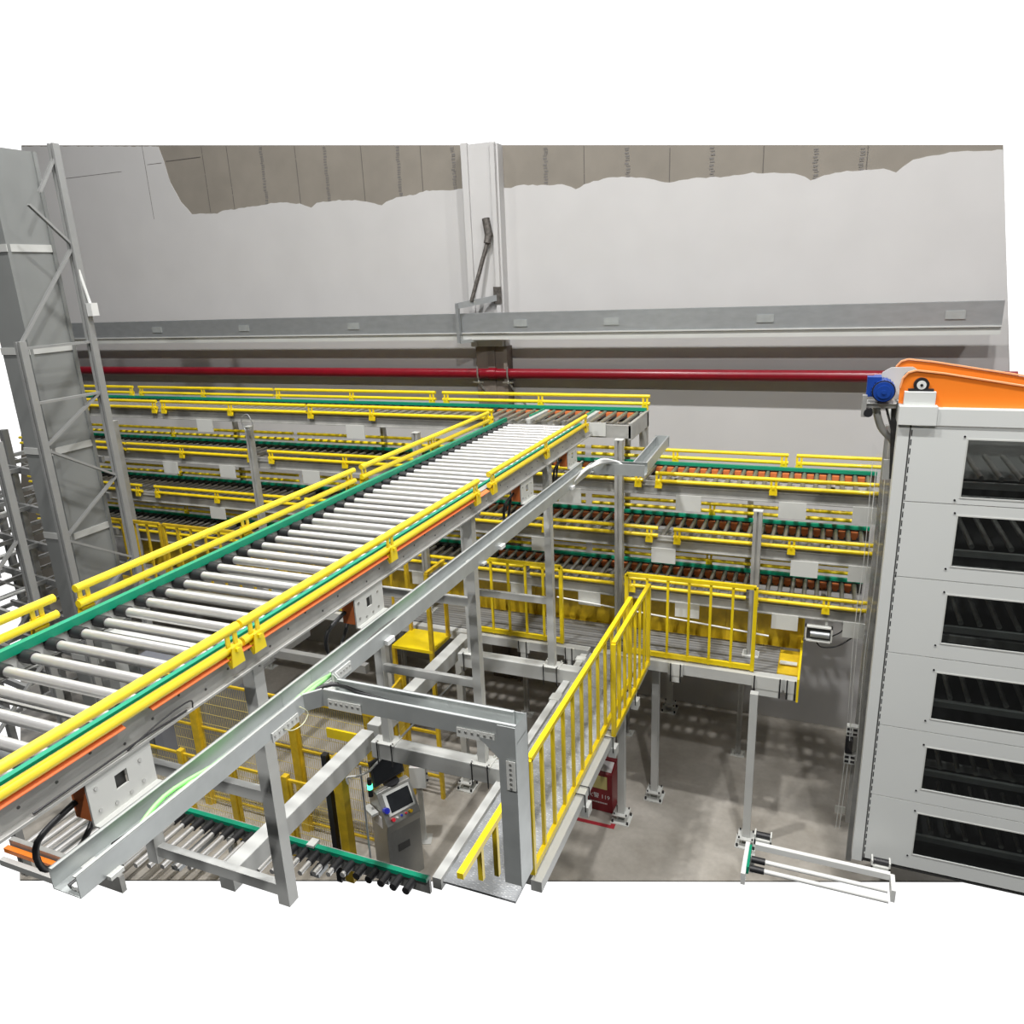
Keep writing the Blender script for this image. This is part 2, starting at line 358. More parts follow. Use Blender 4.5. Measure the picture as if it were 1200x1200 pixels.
# drive boxes under the right side frame
for y in (1.83, 3.85, 6.80, 8.28):
    b = MB(); x0, x1 = -2.785, -2.775
    y2 = y+.34; z0, z1 = 4.83, 5.035; wy0, wy1, wz0, wz1 = y+.135, y+.20, 4.915, 4.985
    b.box(x0,x1,y,wy0,z0,z1); b.box(x0,x1,wy1,y2,z0,z1); b.box(x0,x1,wy0,wy1,z0,wz0); b.box(x0,x1,wy0,wy1,wz1,z1)
    b.box(-2.785,-2.74,y,y2,4.822,4.83)
    db = W(b, 'drive_box', 'plate', mc)
    MB().box(-2.90,-2.80,y+.13,y+.205,4.90,5.0).build('viewing_hole', 'dark', db)
    k = MB()
    for (dy,dz) in ((.04,.05),(.04,.16),(.27,.04),(.27,.15),(.12,.03),(.2,.03)): k.tube((-2.776,y+dy,z0+dz),(-2.770,y+dy,z0+dz),.009,8)
    k.build('box_bolt', 'bolt', db)
    MB().box(-2.88,-2.79,y+.0,y+.012,4.85,5.03).build('box_end', 'orcap', db)
    k = MB().tube((-3.5,y+.12,4.95),(-2.95,y+.12,4.95),.055,14); k.build('drive_motor', 'galv', db)
    k = MB().path([(-2.86,y,4.93),(-2.88,y-.18,4.86),(-2.9,y-.16,4.70),(-2.95,y+.05,4.66),(-3.0,y+.3,4.9)], .014); k.build('motor_hose', 'black', db)
k = MB().path([(-2.772,2.05,5.06),(-2.762,2.25,5.10),(-2.765,2.42,5.10),(-2.775,2.44,5.05)], .004); W(k, 'loose_wire', 'black', mc)
k = MB().path([(-2.772,1.6,5.065),(-2.768,1.85,5.07),(-2.765,2.1,5.075),(-2.772,2.4,5.06)], .005); W(k, 'loose_wire', 'black', mc)
k = MB().box(-3.0,-2.9,7.0,9.1,4.985,5.01); W(k, 'bottom_tray', 'frame', mc)

# portal legs of the main conveyor: two posts with cross braces
ZF = 2.45
def portal(y, z0, labels, braces):
    t = thing('conveyor_support', labels, 'support frame', (-3.42,y,z0), 0, 'portal supports under the main conveyor')
    for x in (-3.98,-2.90):
        p = MB().box(x-.042,x+.042,y-.042,y+.042,z0+.012,5.0 if x > -3.5 else 5.04)
        g = W(p, 'post', 'paint', t)
        if z0 < 3:
            k = MB().box(x-.11,x+.11,y-.09,y+.09,z0,z0+.012)
            for sx in (-.09,.09):
                for sy in (-.07,.07): k.tube((x+sx,y+sy,z0-.02),(x+sx,y+sy,z0+.04),.009,8)
            for s in (-1,1):
                k.prism([(0,0),(.05,0),(0,.07)] if s > 0 else [(0,0),(0,.07),(-.05,0)], (x+.042*s,y+.004,z0+.012), (x+.042*s,y-.004,z0+.012))
            k.build('foot_plate', 'plate', g)
            for sx in (-.085,.085): MB().path([(x+sx,y-.10,z0+.03),(x+sx,y-.10,z0-.23)], .007, sub=1).build('clamp_rod', 'black', g)
    for z in braces:
        W(MB().bar((-3.94,y,z),(-2.94,y,z),.05,.08), 'cross_brace', 'paint', t)
    W(MB().box(-4.05,-2.80,y-.04,y+.04,5.0,5.045), 'head_beam', 'paint', t)
portal(3.0, 3.32, 'nearest pair of grey posts with two cross braces under the conveyor, front left', (4.10,3.42))
portal(5.85, ZF, 'middle pair of grey posts with two cross braces under the main conveyor', (3.31,4.15))
portal(7.9, ZF, 'farthest pair of grey posts with one cross brace, in front of the catwalk', (3.30,))

# ------------------------------------------------------------------ heavy support frame below
def beam(name, p0, p1, label, w=.15, h=.19, group='heavy beams of the lower steel frame', m='paint'):
    t = thing(name, label, 'beam', V(p0).lerp(V(p1), .5), 0, group)
    o = W(MB().bar(V(p0), V(p1), w, h), 'beam_body', m, t); bevel(o, .008); return t
zb = ZF-.095
beam('box_beam', (-4.15,5.85,zb), (-2.6,5.85,zb), 'pale box beam crossing behind the near cable tray branch, level and bolted to two posts')
beam('box_beam', (-4.15,7.9,zb), (-2.55,7.9,zb), 'pale box beam just in front of the catwalk edge beam')
b = beam('box_beam', (-4.3,3.80,zb), (-4.3,5.95,zb), 'bright pale box beam slanting towards the camera above the yellow fence')
beam('box_beam', (-4.3,6.05,zb), (-4.3,8.35,zb), 'pale box beam running away to the catwalk beside the yellow ladder')
def floor_column(x, y, z1, label, w=.09, group='grey columns carrying the catwalk', m='paint', name='support_column'):
    t = thing(name, label, 'column', (x,y,0), 0, group)
    W(MB().box(x-w/2,x+w/2,y-w/2,y+w/2,.11,z1), 'shaft', m, t)
    k = MB().box(x-.125,x+.125,y-.125,y+.125,0,.016); k.box(x-.10,x+.10,y-.10,y+.10,.11,.126)
    k.box(x-.05,x+.05,y-.006,y+.006,.014,.10); k.box(x-.056,x-.046,y-.05,y+.05,.014,.10); k.box(x+.046,x+.056,y-.05,y+.05,.014,.10)
    f = W(k, 'foot_plate', 'plate', t)
    k = MB()
    for sx in (-1,1):
        for sy in (-1,1):
            k.tube((x+sx*.10,y+sy*.10,.014),(x+sx*.10,y+sy*.10,.05),.015,8); k.tube((x+sx*.08,y+sy*.08,.11),(x+sx*.08,y+sy*.08,.15),.010,8)
    W(k, 'anchor_bolt', 'black', t)
    return t
floor_column(-4.42, 8.36, 2.1, 'grey column on a foot block right of the yellow ladder, seen between the heavy beams')
floor_column(-.58, 8.50, 2.16, 'right grey column under the catwalk end, foot hidden by the small conveyor')
floor_column(-1.86, 9.02, 2.16, 'grey column under the catwalk railing with its foot in the middle of the open floor')
floor_column(-2.17, 8.42, 2.10, 'grey column under the gangway rail, standing beside the red box')
floor_column(-2.10, 11.3, 2.3, 'far grey column near the wall base behind the open floor')
floor_column(-5.9, 8.9, 2.16, 'grey column under the catwalk left of the yellow ladder')

# ------------------------------------------------------------------ catwalk along the back conveyors
cw = thing('catwalk', 'grating catwalk on white edge beams running in front of the stacked back conveyors', 'catwalk', (-5,9.0,2.3))
W(MB().box(-12.2,-.36,8.80,9.52,2.27,2.30), 'walkway_deck', 'grate', cw)
W(MB().box(-.36,-.10,8.86,9.5,2.25,2.275), 'end_panel', 'oldyel', cw)
e = W(MB().box(-2.62,-.10,8.66,8.78,2.16,2.30), 'edge_beam', 'paint', cw)
W(MB().box(-12.2,-2.68,8.66,8.78,2.18,2.30), 'edge_beam', 'paint', cw)
W(MB().box(-12.2,-.10,9.5,9.6,2.10,2.26), 'edge_beam', 'frame', cw)
for x0, x1 in ((-3.66,-3.5),(-3.0,-2.86),(-.62,-.28),(-.25,-.11),(-1.62,-1.45)):
    k = MB(); k.box(x0,x1,8.625,8.66,2.15,2.315); k.box(x0+.04,x1-.04,8.63,8.69,2.06,2.15)
    g = W(k, 'beam_clamp', 'plate', cw)
    for x in (x0+.025,x1-.025): MB().tube((x,8.60,2.08),(x,8.60,2.33),.008,8).build('clamp_rod', 'black', g)
W(MB().box(-.34,-.14,9.05,9.12,2.30,2.315), 'clamp_bar', 'plate', cw)
for x in (-11,-9.3,-7.6,-5.9,-4.2,-2.5,-1.4,-.3): W(MB().box(x-.04,x+.04,8.78,9.5,2.17,2.26), 'cross_joist', 'frame', cw)
# yellow liner behind the catwalk
t = thing('yellow_kick_wall', 'yellow sheet lining behind the catwalk with a bent end at the right', 'safety panel', (-3,9.66,2.3))
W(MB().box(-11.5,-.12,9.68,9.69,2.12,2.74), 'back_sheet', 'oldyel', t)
W(MB().box(-11.5,-.12,9.60,9.68,2.12,2.14), 'bottom_lip', 'oldyel', t)
W(MB().box(-.12,-.095,8.60,9.69,2.06,2.36), 'end_sheet', 'yellow', t); W(MB().box(-.12,-.095,9.66,9.70,2.36,2.76), 'end_upright', 'yellow', t)
for x in (-3.8,-2.4,-1.1): W(MB().box(x-.02,x+.02,9.665,9.68,2.12,2.74), 'sheet_rib', 'oldyel', t)
t = thing('conduit', 'thin white pipe running level behind the catwalk railing', 'pipe', (-2,9.28,2.62))
W(MB().tube((-3.3,9.25,2.74),(-.5,9.25,2.56),.012,8), 'pipe_run', 'white', t)

def railing(p0, p1, n, label, zb, h=1.08, group='yellow guard railings of the catwalk', m='yellow', first=0, r=.02):
    p0, p1 = V(p0), V(p1); t = thing('guard_railing', label, 'railing', (p0+p1)/2, 0, group)
    W(MB().bar(p0+V((0,0,h)), p1+V((0,0,h)), .045,.045), 'top_rail', m, t)
    W(MB().bar(p0+V((0,0,.04)), p1+V((0,0,.04)), .04,.06), 'bottom_rail', m, t)
    for i in range(n):
        q = p0.lerp(p1, i/(n-1)); w = .045 if i in (0,n-1) else .03
        W(MB().bar(q+V((0,0,.0)), q+V((0,0,h)), w, w, up=(0,1,0)), 'railing_post', m, t)
    return t
zr = 2.32
railing((-2.19,8.74,zr), (-.64,8.74,zr), 7, 'yellow railing on the catwalk right of the gangway, with seven uprights', zr)
railing((-4.30,8.74,zr), (-3.06,8.74,zr), 6, 'yellow railing on the catwalk between the ladder and the tall grey post', zr)
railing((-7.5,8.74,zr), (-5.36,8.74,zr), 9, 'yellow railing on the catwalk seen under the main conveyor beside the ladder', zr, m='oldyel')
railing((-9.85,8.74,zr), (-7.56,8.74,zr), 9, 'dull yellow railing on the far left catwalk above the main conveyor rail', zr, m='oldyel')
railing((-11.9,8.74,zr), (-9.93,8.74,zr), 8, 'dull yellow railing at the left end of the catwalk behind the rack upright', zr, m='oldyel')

# ------------------------------------------------------------------ gangway towards the camera
gw = thing('gangway', 'checker plate gangway between white side beams leading from the foreground to the catwalk', 'catwalk', (-2.3,6.5,2.3))
W(MB().box(-2.64,-2.0,4.45,8.62,2.28,2.30), 'walkway_deck', 'checker', gw)
o = W(MB().box(-2.74,-2.66,4.45,6.0,2.20,2.31), 'edge_beam', 'paint', gw)
o = W(MB().box(-2.74,-2.66,6.02,7.42,2.20,2.31), 'edge_beam', 'paint', gw); o = W(MB().box(-2.74,-2.66,7.44,8.55,2.20,2.31), 'edge_beam', 'paint', gw)
W(MB().box(-2.76,-2.64,7.36,7.5,2.19,2.32), 'beam_collar', 'plate', gw); W(MB().box(-2.76,-2.64,8.36,8.46,2.19,2.32), 'beam_collar', 'plate', gw)
W(MB().box(-1.985,-1.89,4.74,8.62,2.16,2.265), 'edge_beam', 'paint', gw)
for y in (5.9,6.9,7.9):
    k = MB().box(-1.995,-1.878,y,y+.09,2.15,2.28); k.box(-1.92,-1.84,y-.02,y+.1,2.04,2.15); g = W(k, 'beam_clamp', 'plate', gw)
    for yy in (y-.02,y+.11): MB().path([(-2.0,yy,2.285),(-1.87,yy,2.285),(-1.865,yy,2.1)], .006, sub=1).build('clamp_rod', 'black', g)
for y in (4.8,5.6,6.4,7.2,8.0): W(MB().box(-2.66,-1.99,y-.03,y+.03,2.18,2.275), 'cross_joist', 'frame', gw)
railing((-1.965,4.76,zr-.0), (-1.965,8.02,zr-.0), 13, 'bright yellow railing beside the gangway, behind the tray elbow', zr, group='yellow railings of the gangway')
railing((-1.87,6.93,zr-.04), (-1.87,8.56,zr-.04), 8, 'short yellow railing overlapping the far end of the gangway railing', zr, group='yellow railings of the gangway')
t = thing('guard_railing', 'nearest yellow railing, low and left of the vertical tray', 'railing', (-1.95,4.0,3.3), 0, 'yellow railings of the gangway')
W(MB().bar((-1.95,3.50,3.38),(-1.95,4.35,3.38),.045,.045), 'top_rail', 'yellow', t)
for y, z in ((3.80,3.10),(4.05,2.92),(4.32,2.74)): W(MB().bar((-1.95,y,z),(-1.95,y,3.38),.035,.035,up=(0,1,0)), 'railing_post', 'yellow', t)

# ------------------------------------------------------------------ yellow ladder
t = thing('step_ladder', 'yellow steel ladder with a small landing plate leading up to the catwalk', 'ladder', (-4.93,8.2,0))
for x in (-5.22,-4.64):
    W(MB().bar((x,8.02,0),(x,8.02,2.28),.05,.05,up=(0,1,0)), 'stile', 'oldyel', t)
    W(MB().bar((x,8.5,2.28),(x,8.5,3.35),.045,.045,up=(0,1,0)), 'handrail_post', 'oldyel', t)
W(MB().bar((-4.64,8.03,2.28),(-4.64,8.03,3.40),.05,.05,up=(0,1,0)), 'handrail_post', 'oldyel', t)
W(MB().bar((-4.64,8.02,3.40),(-4.64,8.52,3.40),.045,.045), 'handrail', 'oldyel', t); W(MB().bar((-4.64,8.02,3.18),(-4.64,8.52,3.18),.04,.04), 'handrail', 'oldyel', t)
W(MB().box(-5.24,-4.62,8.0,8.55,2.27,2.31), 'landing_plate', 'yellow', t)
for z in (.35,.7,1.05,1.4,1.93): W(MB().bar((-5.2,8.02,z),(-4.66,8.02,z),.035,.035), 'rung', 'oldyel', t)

# ------------------------------------------------------------------ stacked back conveyors along the wall
YF, YR = 9.32, 10.22
def back_conveyor(zt, x0, x1, label, n_orange, cap0, count, rollx1, front, rear, plates, railz=.115, tone='yellow', frx=None):
    t = thing('roller_conveyor', label, 'conveyor', ((x0+x1)/2,10,zt), 0, 'stacked roller conveyors along the wall')
    fx1 = frx if frx else x1
    b = MB().chan((x0,YF,zt-.085),(fx1,YF,zt-.085),.05,.16,.006,flip=-1); b.prism([(0,-.006),(.03,-.006),(.03,.006),(0,.006)], (x0,YF,zt-.165), (fx1,YF,zt-.165)); b.box(x0,fx1,YF-.012,YF,zt-.06,zt-.045)
    W(b, 'side_frame', 'frame', t)
    W(MB().chan((x0,YR+.05,zt-.085),(x1,YR+.05,zt-.085),.05,.16,.006,flip=1), 'side_frame', 'frame', t)
    W(MB().box(x0,x1,YR-.0,YR+.05,zt-.01,zt+.035), 'wear_strip', 'green', t)
    W(MB().box(x0,x1,YR+.03,YR+.045,zt-.16,zt-.01), 'rear_guard', 'dark', t)
    def one(x, cm):
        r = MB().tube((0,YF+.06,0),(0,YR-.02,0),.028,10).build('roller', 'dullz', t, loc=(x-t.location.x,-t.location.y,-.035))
        if cm == 'orcap': k = MB().box(-.115,-.035,YR-.10,YR-.02,-.05,.012); k.box(-.10,-.05,YR-.10,YR-.06,-.075,-.05)
        else: k = MB().tube((0,YR-.15,0),(0,YR-.02,0),.038,10)
        k.build('roller_cap', cm, r); return r
    a = one(rollx1, 'orcap'); copies(a, n_orange, (-.148,0,0))
    if count > n_orange:
        c = one(rollx1-.148*n_orange, 'black'); copies(c, count-n_orange, (-.148,0,0))
    x = x0+.4
    while x < x1-.2:
        W(MB().box(x-.03,x+.03,YF+.02,YR+.03,zt-.155,zt-.10), 'cross_member', 'frame', t); x += .95
    W(MB().box(x0,x1,9.80,9.90,zt-.15,zt-.10), 'drive_channel', 'frame', t)
    for (a0,a1,br) in front: guard_rail(t, (a0,YF-.03,zt+railz), (a1,YF-.03,zt+railz), (0,-1,0), br)
    for (a0,a1,br) in rear: guard_rail(t, (a0,YR+.10,zt+.18), (a1,YR+.10,zt+.18), (0,-1,0), br)
    for px in plates: W(MB().box(px,px+.31,YF-.045,YF-.03,zt-.35,zt-.15), 'cover_plate', 'plate', t)
    return t
T = back_conveyor(5.19, -13.3, -2.30, 'topmost back conveyor, left of the junction with the wide main conveyor', 14, 0, 74, -2.42,
    [(-13.3,-10.12,(.5,.985)),(-10.02,-7.18,(.02,.5)),(-7.14,-4.15,(.015,.37,.985))], [(-13.3,-11.75,(.98,)),(-11.6,-8.6,(.02,.5)),(-8.55,-5.55,(.02,.5,.98)),(-5.43,-2.27,(.02,.5,.98))], (-9.32,-6.5), frx=-4.1)
W(MB().box(-2.84,-2.28,YF-.03,YF+.03,5.0,5.16), 'front_corner_frame', 'frame', T); W(MB().box(-2.88,-2.60,YF-.05,YF-.03,5.02,5.19), 'corner_plate', 'plate', T)
W(MB().box(-2.31,-2.27,YF-.03,YR+.05,4.98,5.19), 'end_frame', 'frame', T); W(MB().box(-2.38,-2.27,YR-.05,YR+.02,4.7,5.17), 'end_post', 'frame', T)
for x in (-3.72,-2.98):
    W(MB().box(x-.045,x+.045,YF+.1,YR-.02,5.12,5.18), 'transfer_rail', 'paint', T); W(MB().box(x-.045,x-.015,YF+.3,YR-.05,5.18,5.20), 'transfer_belt', 'green', T)
back_conveyor(4.46, -13.6, .60, 'second back conveyor from the top, its right half visible above two more', 38, 0, 95, .50,
    [(-13.6,-11.0,(.6,.95)),(-10.95,-8.32,(.46,.99)),(-7.99,-2.12,(.01,.24,.5,.99)),(-1.96,.75,(.015,.52))], [(-13.6,-8.3,(.5,)),(-8.2,-3.2,(.5,)),(-3.1,-.45,(.45,.98)),(-.35,.75,(.03,))], (-10.2,-9.0,-7.38,-3.25,-1.70,-.48,.33))
back_conveyor(3.735, -13.6, .58, 'third back conveyor from the top, with orange covers showing at the right', 38, 0, 95, .48,
    [(-13.6,-10.8,(.6,.97)),(-10.5,-7.5,(.02,.45)),(-7.4,-1.92,(.01,.5,.72,.98)),(-1.72,.72,(.02,.58))], [(-13.6,-8.3,(.5,)),(-8.2,-3.2,(.5,)),(-3.1,.7,(.45,))], (-9.34,-3.66,-2.0,-.3,.34))
back_conveyor(3.01, -13.6, .56, 'lowest back conveyor just above the catwalk', 38, 0, 95, .46,
    [(-13.6,-7.8,(.6,.97)),(-7.7,-3.8,(.02,.45)),(-3.7,-.8,(.5,)),(-.72,.70,(.02,.6))], [(-13.6,-8.3,(.5,)),(-8.2,-3.2,(.5,)),(-3.1,.66,(.45,))], (-5.6,-4.0,-3.0,-1.68,-.48,.34))
k = thing('sensor_box', 'small white open box with cable under the lowest conveyor at the right', 'sensor box', (.08,9.3,2.65))
b = MB()
for a in ((-.08,.23,9.26,9.34,2.74,2.755),(-.08,.23,9.26,9.34,2.555,2.57),(-.08,-.065,9.26,9.34,2.555,2.755),(.215,.23,9.26,9.34,2.555,2.755)): b.box(*a)
W(b, 'box_shell', 'plate', k); W(MB().box(.14,.17,9.32,9.34,2.755,2.85), 'box_bracket', 'plate', k); W(MB().box(-.06,.21,9.31,9.34,2.57,2.74), 'box_inside', 'dark', k); W(MB().tube((-.02,9.29,2.65),(.2,9.29,2.65),.04,12), 'inner_roller', 'galv', k)
W(MB().path([(.23,9.3,2.64),(.33,9.3,2.72),(.36,9.3,2.82)], .008), 'box_cable', 'black', k); W(MB().path([(.05,9.3,2.555),(.12,9.3,2.48),(.3,9.3,2.52),(.5,9.3,2.7)], .009), 'box_cable', 'black', k)

def tall_post(x, y, z0, z1, label, w=.09):
    t = thing('conveyor_post', label, 'post', (x,y,z0), 0, 'grey posts carrying the stacked conveyors')
    b = MB().box(x-w/2,x-.012,y-w/2,y+w/2,z0,z1); b.box(x+.012,x+w/2,y-w/2,y+w/2,z0,z1); b.box(x-.012,x+.012,y-w/2+.02,y+w/2,z0,z1)
    W(b, 'shaft', 'frame', t); k = MB().box(x-.10,x+.10,y-.09,y+.09,z0,z0+.014); k.box(x-.08,x-.05,y-.07,y-.05,z0,z0+.09); k.box(x+.05,x+.08,y-.07,y-.05,z0,z0+.09); W(k, 'foot_plate', 'plate', t)
    W(MB().box(x-w/2-.004,x+w/2+.004,y-.05,y+.05,z1,z1+.01), 'head_plate', 'plate', t)
    return t
tall_post(-11.05, 9.2, 2.3, 4.97, 'leftmost tall grey post in front of the stacked conveyors, beside the rack upright')
tall_post(-8.22, 9.2, 2.3, 4.97, 'tall grey post second from left with a wire loop at its top')
tall_post(-5.30, 9.2, 2.3, 4.98, 'tall grey post whose head shows just above the left rail of the main conveyor')
tall_post(-2.40, 9.18, 2.3, 5.0, 'tall grey post under the conveyor junction behind the tray corner', .10)
tall_post(-.70, 9.2, 2.3, 4.20, 'tall grey post right of the catwalk railing, topped below the second conveyor', .10)
for x in (-9.6,-6.6,-4.3,-2.6,-.9):
    t = tall_post(x, 10.42, 0, 4.9 if x < -2.5 else 4.2, 'thin grey rear post between the conveyors and the wall', .07); t['label'] = {-9.6:'rear post against the wall behind the far left conveyors',-6.6:'rear post against the wall behind the middle of the left conveyors',-4.3:'rear post against the wall behind the conveyor junction',-2.6:'rear post against the wall behind the tray corner',-.9:'rear post against the wall behind the right conveyors'}[x]
t = thing('wire_coil', 'loose coil of wire hanging at the top of a tall post', 'cable', (-8.15,9.1,5.05))
b = MB(); b.path([(-8.15+.10*math.cos(a/3),9.10-.01*math.sin(a),5.05+.13*math.sin(a/3)) for a in range(20)], .006, sub=2); W(b, 'wire_loop', 'galv', t); W(MB().box(-8.17,-8.1,9.08,9.14,4.86,4.94), 'wire_clip', 'bolt', t)

# ------------------------------------------------------------------ cable tray
tr = thing('cable_tray', 'galvanised cable tray running beside the main conveyor with a branch turning right and down', 'cable tray', (-2.45,4,4.9))
TZ, TH = 4.905, .095
def tray_walls(mb, runs):
    for (x0,y0),(x1,y1),(nx,ny) in runs:
        mb.bar((x0,y0,TZ+TH/2),(x1,y1,TZ+TH/2),.004,TH); q = V((nx,ny,0))*.008
        mb.bar(V((x0,y0,TZ+TH-.002))+q, V((x1,y1,TZ+TH-.002))+q, .018,.004)
    return mb
b = MB().box(-2.525,-2.385,1.46,2.78,TZ,TZ+.004); tray_walls(b, [((-2.525,1.46),(-2.525,2.78),(1,0)),((-2.385,1.46),(-2.385,2.78),(-1,0))]); W(b, 'tray_run', 'tray', tr)
pp = [(-2.525,2.782),(-2.385,2.782),(-2.32,2.862),(-2.32,3.028),(-2.525,3.028)]; b = MB().add([(x,y,TZ) for x,y in pp]+[(x,y,TZ+.004) for x,y in pp], [(4,3,2,1,0),(5,6,7,8,9)]+[(i,(i+1)%5,(i+1)%5+5,i+5) for i in range(5)])
tray_walls(b, [((-2.525,2.782),(-2.525,3.028),(1,0)),((-2.385,2.782),(-2.322,2.862),(-.79,.6))]); W(b, 'tray_junction', 'tray', tr)
b = MB().box(-2.525,-2.385,3.03,8.02,TZ,TZ+.004); tray_walls(b, [((-2.525,3.03),(-2.525,8.02),(1,0)),((-2.385,3.03),(-2.385,7.95),(-1,0))]); W(b, 'tray_run', 'tray', tr)
b = MB().box(-2.32,-1.24,2.862,2.99,TZ,TZ+.004); tray_walls(b, [((-2.32,2.862),(-1.245,2.862),(0,1)),((-2.37,3.03),(-2.31,2.99),(0,0)),((-2.31,2.99),(-1.30,2.99),(0,-1))]); W(b, 'tray_branch', 'tray', tr)
# vertical drop of the branch
b = MB().box(-1.33,-1.24,2.846,2.850,4.10,5.0); b.box(-1.244,-1.24,2.85,3.0,4.08,4.8); b.add([(-1.24,2.85,4.80),(-1.24,3.0,4.97),(-1.24,3.0,4.80)], [(0,1,2),(2,1,0)]); b.box(-1.34,-1.24,2.996,3.0,4.08,4.99)
W(b, 'tray_drop', 'tray', tr)
k = MB().add([(-1.33,2.846,4.915),(-1.33,2.846,4.82),(-1.43,2.846,4.915)], [(0,1,2),(2,1,0)]); k.add([(-1.24,2.85,5.0),(-1.24,3.0,5.0),(-1.24,3.0,4.97),(-1.24,2.85,4.8)], [(0,1,2,3),(3,2,1,0)]); W(k, 'corner_gusset', 'tray', tr)
# far end: turn right then away to the wall
W(MB().utray((-2.40,8.02,4.875),(-1.80,8.02,4.875),.14,.125), 'tray_branch', 'tray', tr)
W(MB().utray((-1.88,8.09,4.875),(-1.93,9.5,4.875),.16,.125), 'tray_branch', 'tray', tr); W(MB().box(-2.02,-1.84,9.5,9.51,4.87,5.01), 'tray_end_plate', 'tray', tr)
def splice(x0,x1,y0,y1,z0,z1,ax):
    s = W(MB().box(x0,x1,y0,y1,z0,z1), 'splice_plate', 'plate', tr); k = MB()
    for i in range(6):
        q = (i+.5)/6
        if i in (2,3): pass
        if ax == 'y': k.tube((x1,y0+(y1-y0)*q,(z0+z1)/2+.006),(x1+.006,y0+(y1-y0)*q,(z0+z1)/2+.006),.006,8)
        elif ax == 'x': k.tube((x0+(x1-x0)*q,y0-.006,(z0+z1)/2+.01),(x0+(x1-x0)*q,y0,(z0+z1)/2+.01),.006,8)
        else: k.tube(((x0+x1)/2,y0-.006,z0+(z1-z0)*q),((x0+x1)/2,y0,z0+(z1-z0)*q),.006,8)
    k.build('splice_bolt', 'bolt', s)
splice(-2.383,-2.376,2.52,2.72,4.885,4.935,'y'); splice(-2.383,-2.376,3.03,3.2,4.93,4.985,'y'); splice(-2.29,-2.09,2.853,2.859,4.90,4.955,'x'); splice(-1.55,-1.35,2.853,2.859,4.89,4.94,'x'); splice(-1.29,-1.245,2.838,2.843,4.66,4.82,'z')
for y in (1.6,3.0,5.0,7.9): W(MB().box(-2.52,-2.36,y-.03,y+.03,4.895,4.912), 'tray_bracket', 'plate', tr)
for y in (3.6,5.35,7.2): W(MB().box(-2.383,-2.355,y-.04,y+.04,4.905,4.935), 'tray_clip', 'white', tr)
# cables in the tray
def cable(pts, r, m, label, g='cables lying in the cable tray'):
    t = tag(MB().path(pts, r).build('cable', m), label, 'cable', g); return t
zc = 4.93
cable([(-2.43,1.47,zc),(-2.43,1.7,zc+.01),(-2.46,2.0,zc),(-2.43,2.35,zc),(-2.43,2.7,zc+.02),(-2.38,2.86,zc+.03),(-2.25,2.93,zc+.02),(-2.0,2.95,zc),(-1.6,2.93,zc),(-1.32,2.93,zc)], .012, 'white', 'white cable in the near tray that bends round into the branch')
cable([(-2.45,1.75,zc),(-2.44,2.0,zc+.03),(-2.47,2.3,zc),(-2.43,2.6,zc+.02),(-2.42,3.0,zc+.03),(-2.44,3.4,zc),(-2.46,4.4,zc)], .012, 'lime', 'bright green cable lying along the near tray')
cable([(-2.43,1.72,zc),(-2.47,1.95,zc+.04),(-2.44,2.25,zc+.02),(-2.41,2.6,zc),(-2.43,3.05,zc+.02),(-2.43,4.0,zc)], .011, 'lime', 'second green cable twisted over the first in the near tray')
cable([(-2.41,1.47,zc),(-2.41,1.9,zc),(-2.41,2.3,zc),(-2.42,2.75,zc+.01),(-2.41,3.2,zc),(-2.41,4.6,zc),(-2.4,6.5,zc)], .011, 'white', 'long white cable against the outer side of the tray')
cable([(-2.45,1.47,zc),(-2.42,1.62,zc+.02),(-2.42,1.78,zc+.03)], .012, 'black', 'black cable end with a round connector at the near end of the tray')
cable([(-2.41,2.0,zc),(-2.44,2.4,zc-.002),(-2.45,2.8,zc+.01),(-2.35,2.98,zc+.03),(-2.15,2.97,zc+.015),(-1.8,2.94,zc)], .012, 'black', 'black cable crossing from the main tray into the branch')
cable([(-2.43,3.2,zc),(-2.47,3.7,zc+.02),(-2.42,4.2,zc),(-2.46,5.0,zc),(-2.44,7.0,zc),(-2.42,7.9,zc+.02),(-2.3,8.03,zc+.03),(-1.95,8.04,zc)], .010, 'dark', 'dark cable running on to the far corner of the tray')
cable([(-2.44,2.1,zc),(-2.41,2.4,zc+.02),(-2.44,2.7,zc+.02),(-2.43,2.95,zc+.04),(-2.40,3.2,zc+.01)], .010, 'lime', 'third green cable running on top of the others before the tray elbow')
k = MB().tube((-2.43,1.66,zc+.02),(-2.42,1.72,zc+.02),.028,12); k.tube((-2.42,1.74,zc+.02),(-2.42,1.81,zc+.02),.026,12); tag(k.build('connector', 'black'), 'round black plug connector lying in the near end of the tray', 'connector')
k = MB().path([(-2.37,2.60,4.915),(-2.36,2.64,4.885),(-2.355,2.72,4.875),(-2.357,2.77,4.91),(-2.37,2.73,4.965)], .003); tag(k.build('earth_wire', mat('straw_wire', (.62,.62,.42), .5)), 'thin pale earthing wire looping below the near tray elbow', 'wire')
k = MB()
for i in range(4): k.path([(-2.36,7.7+.04*i,4.99),(-2.25,7.85,5.03+.012*i),(-2.12,7.98,5.02),(-2.05,8.0,4.97)], .014)
k.path([(-2.40,7.3,4.95),(-2.36,7.7,5.0),(-2.2,7.95,5.04)], .02); tag(k.build('cable_bundle', 'white'), 'bunch of white cables heaped over the far corner of the tray', 'cable')
t = thing('conduit', 'thin grey conduit pipe sloping down behind the operator console', 'pipe', (-4.3,6.8,1.2))
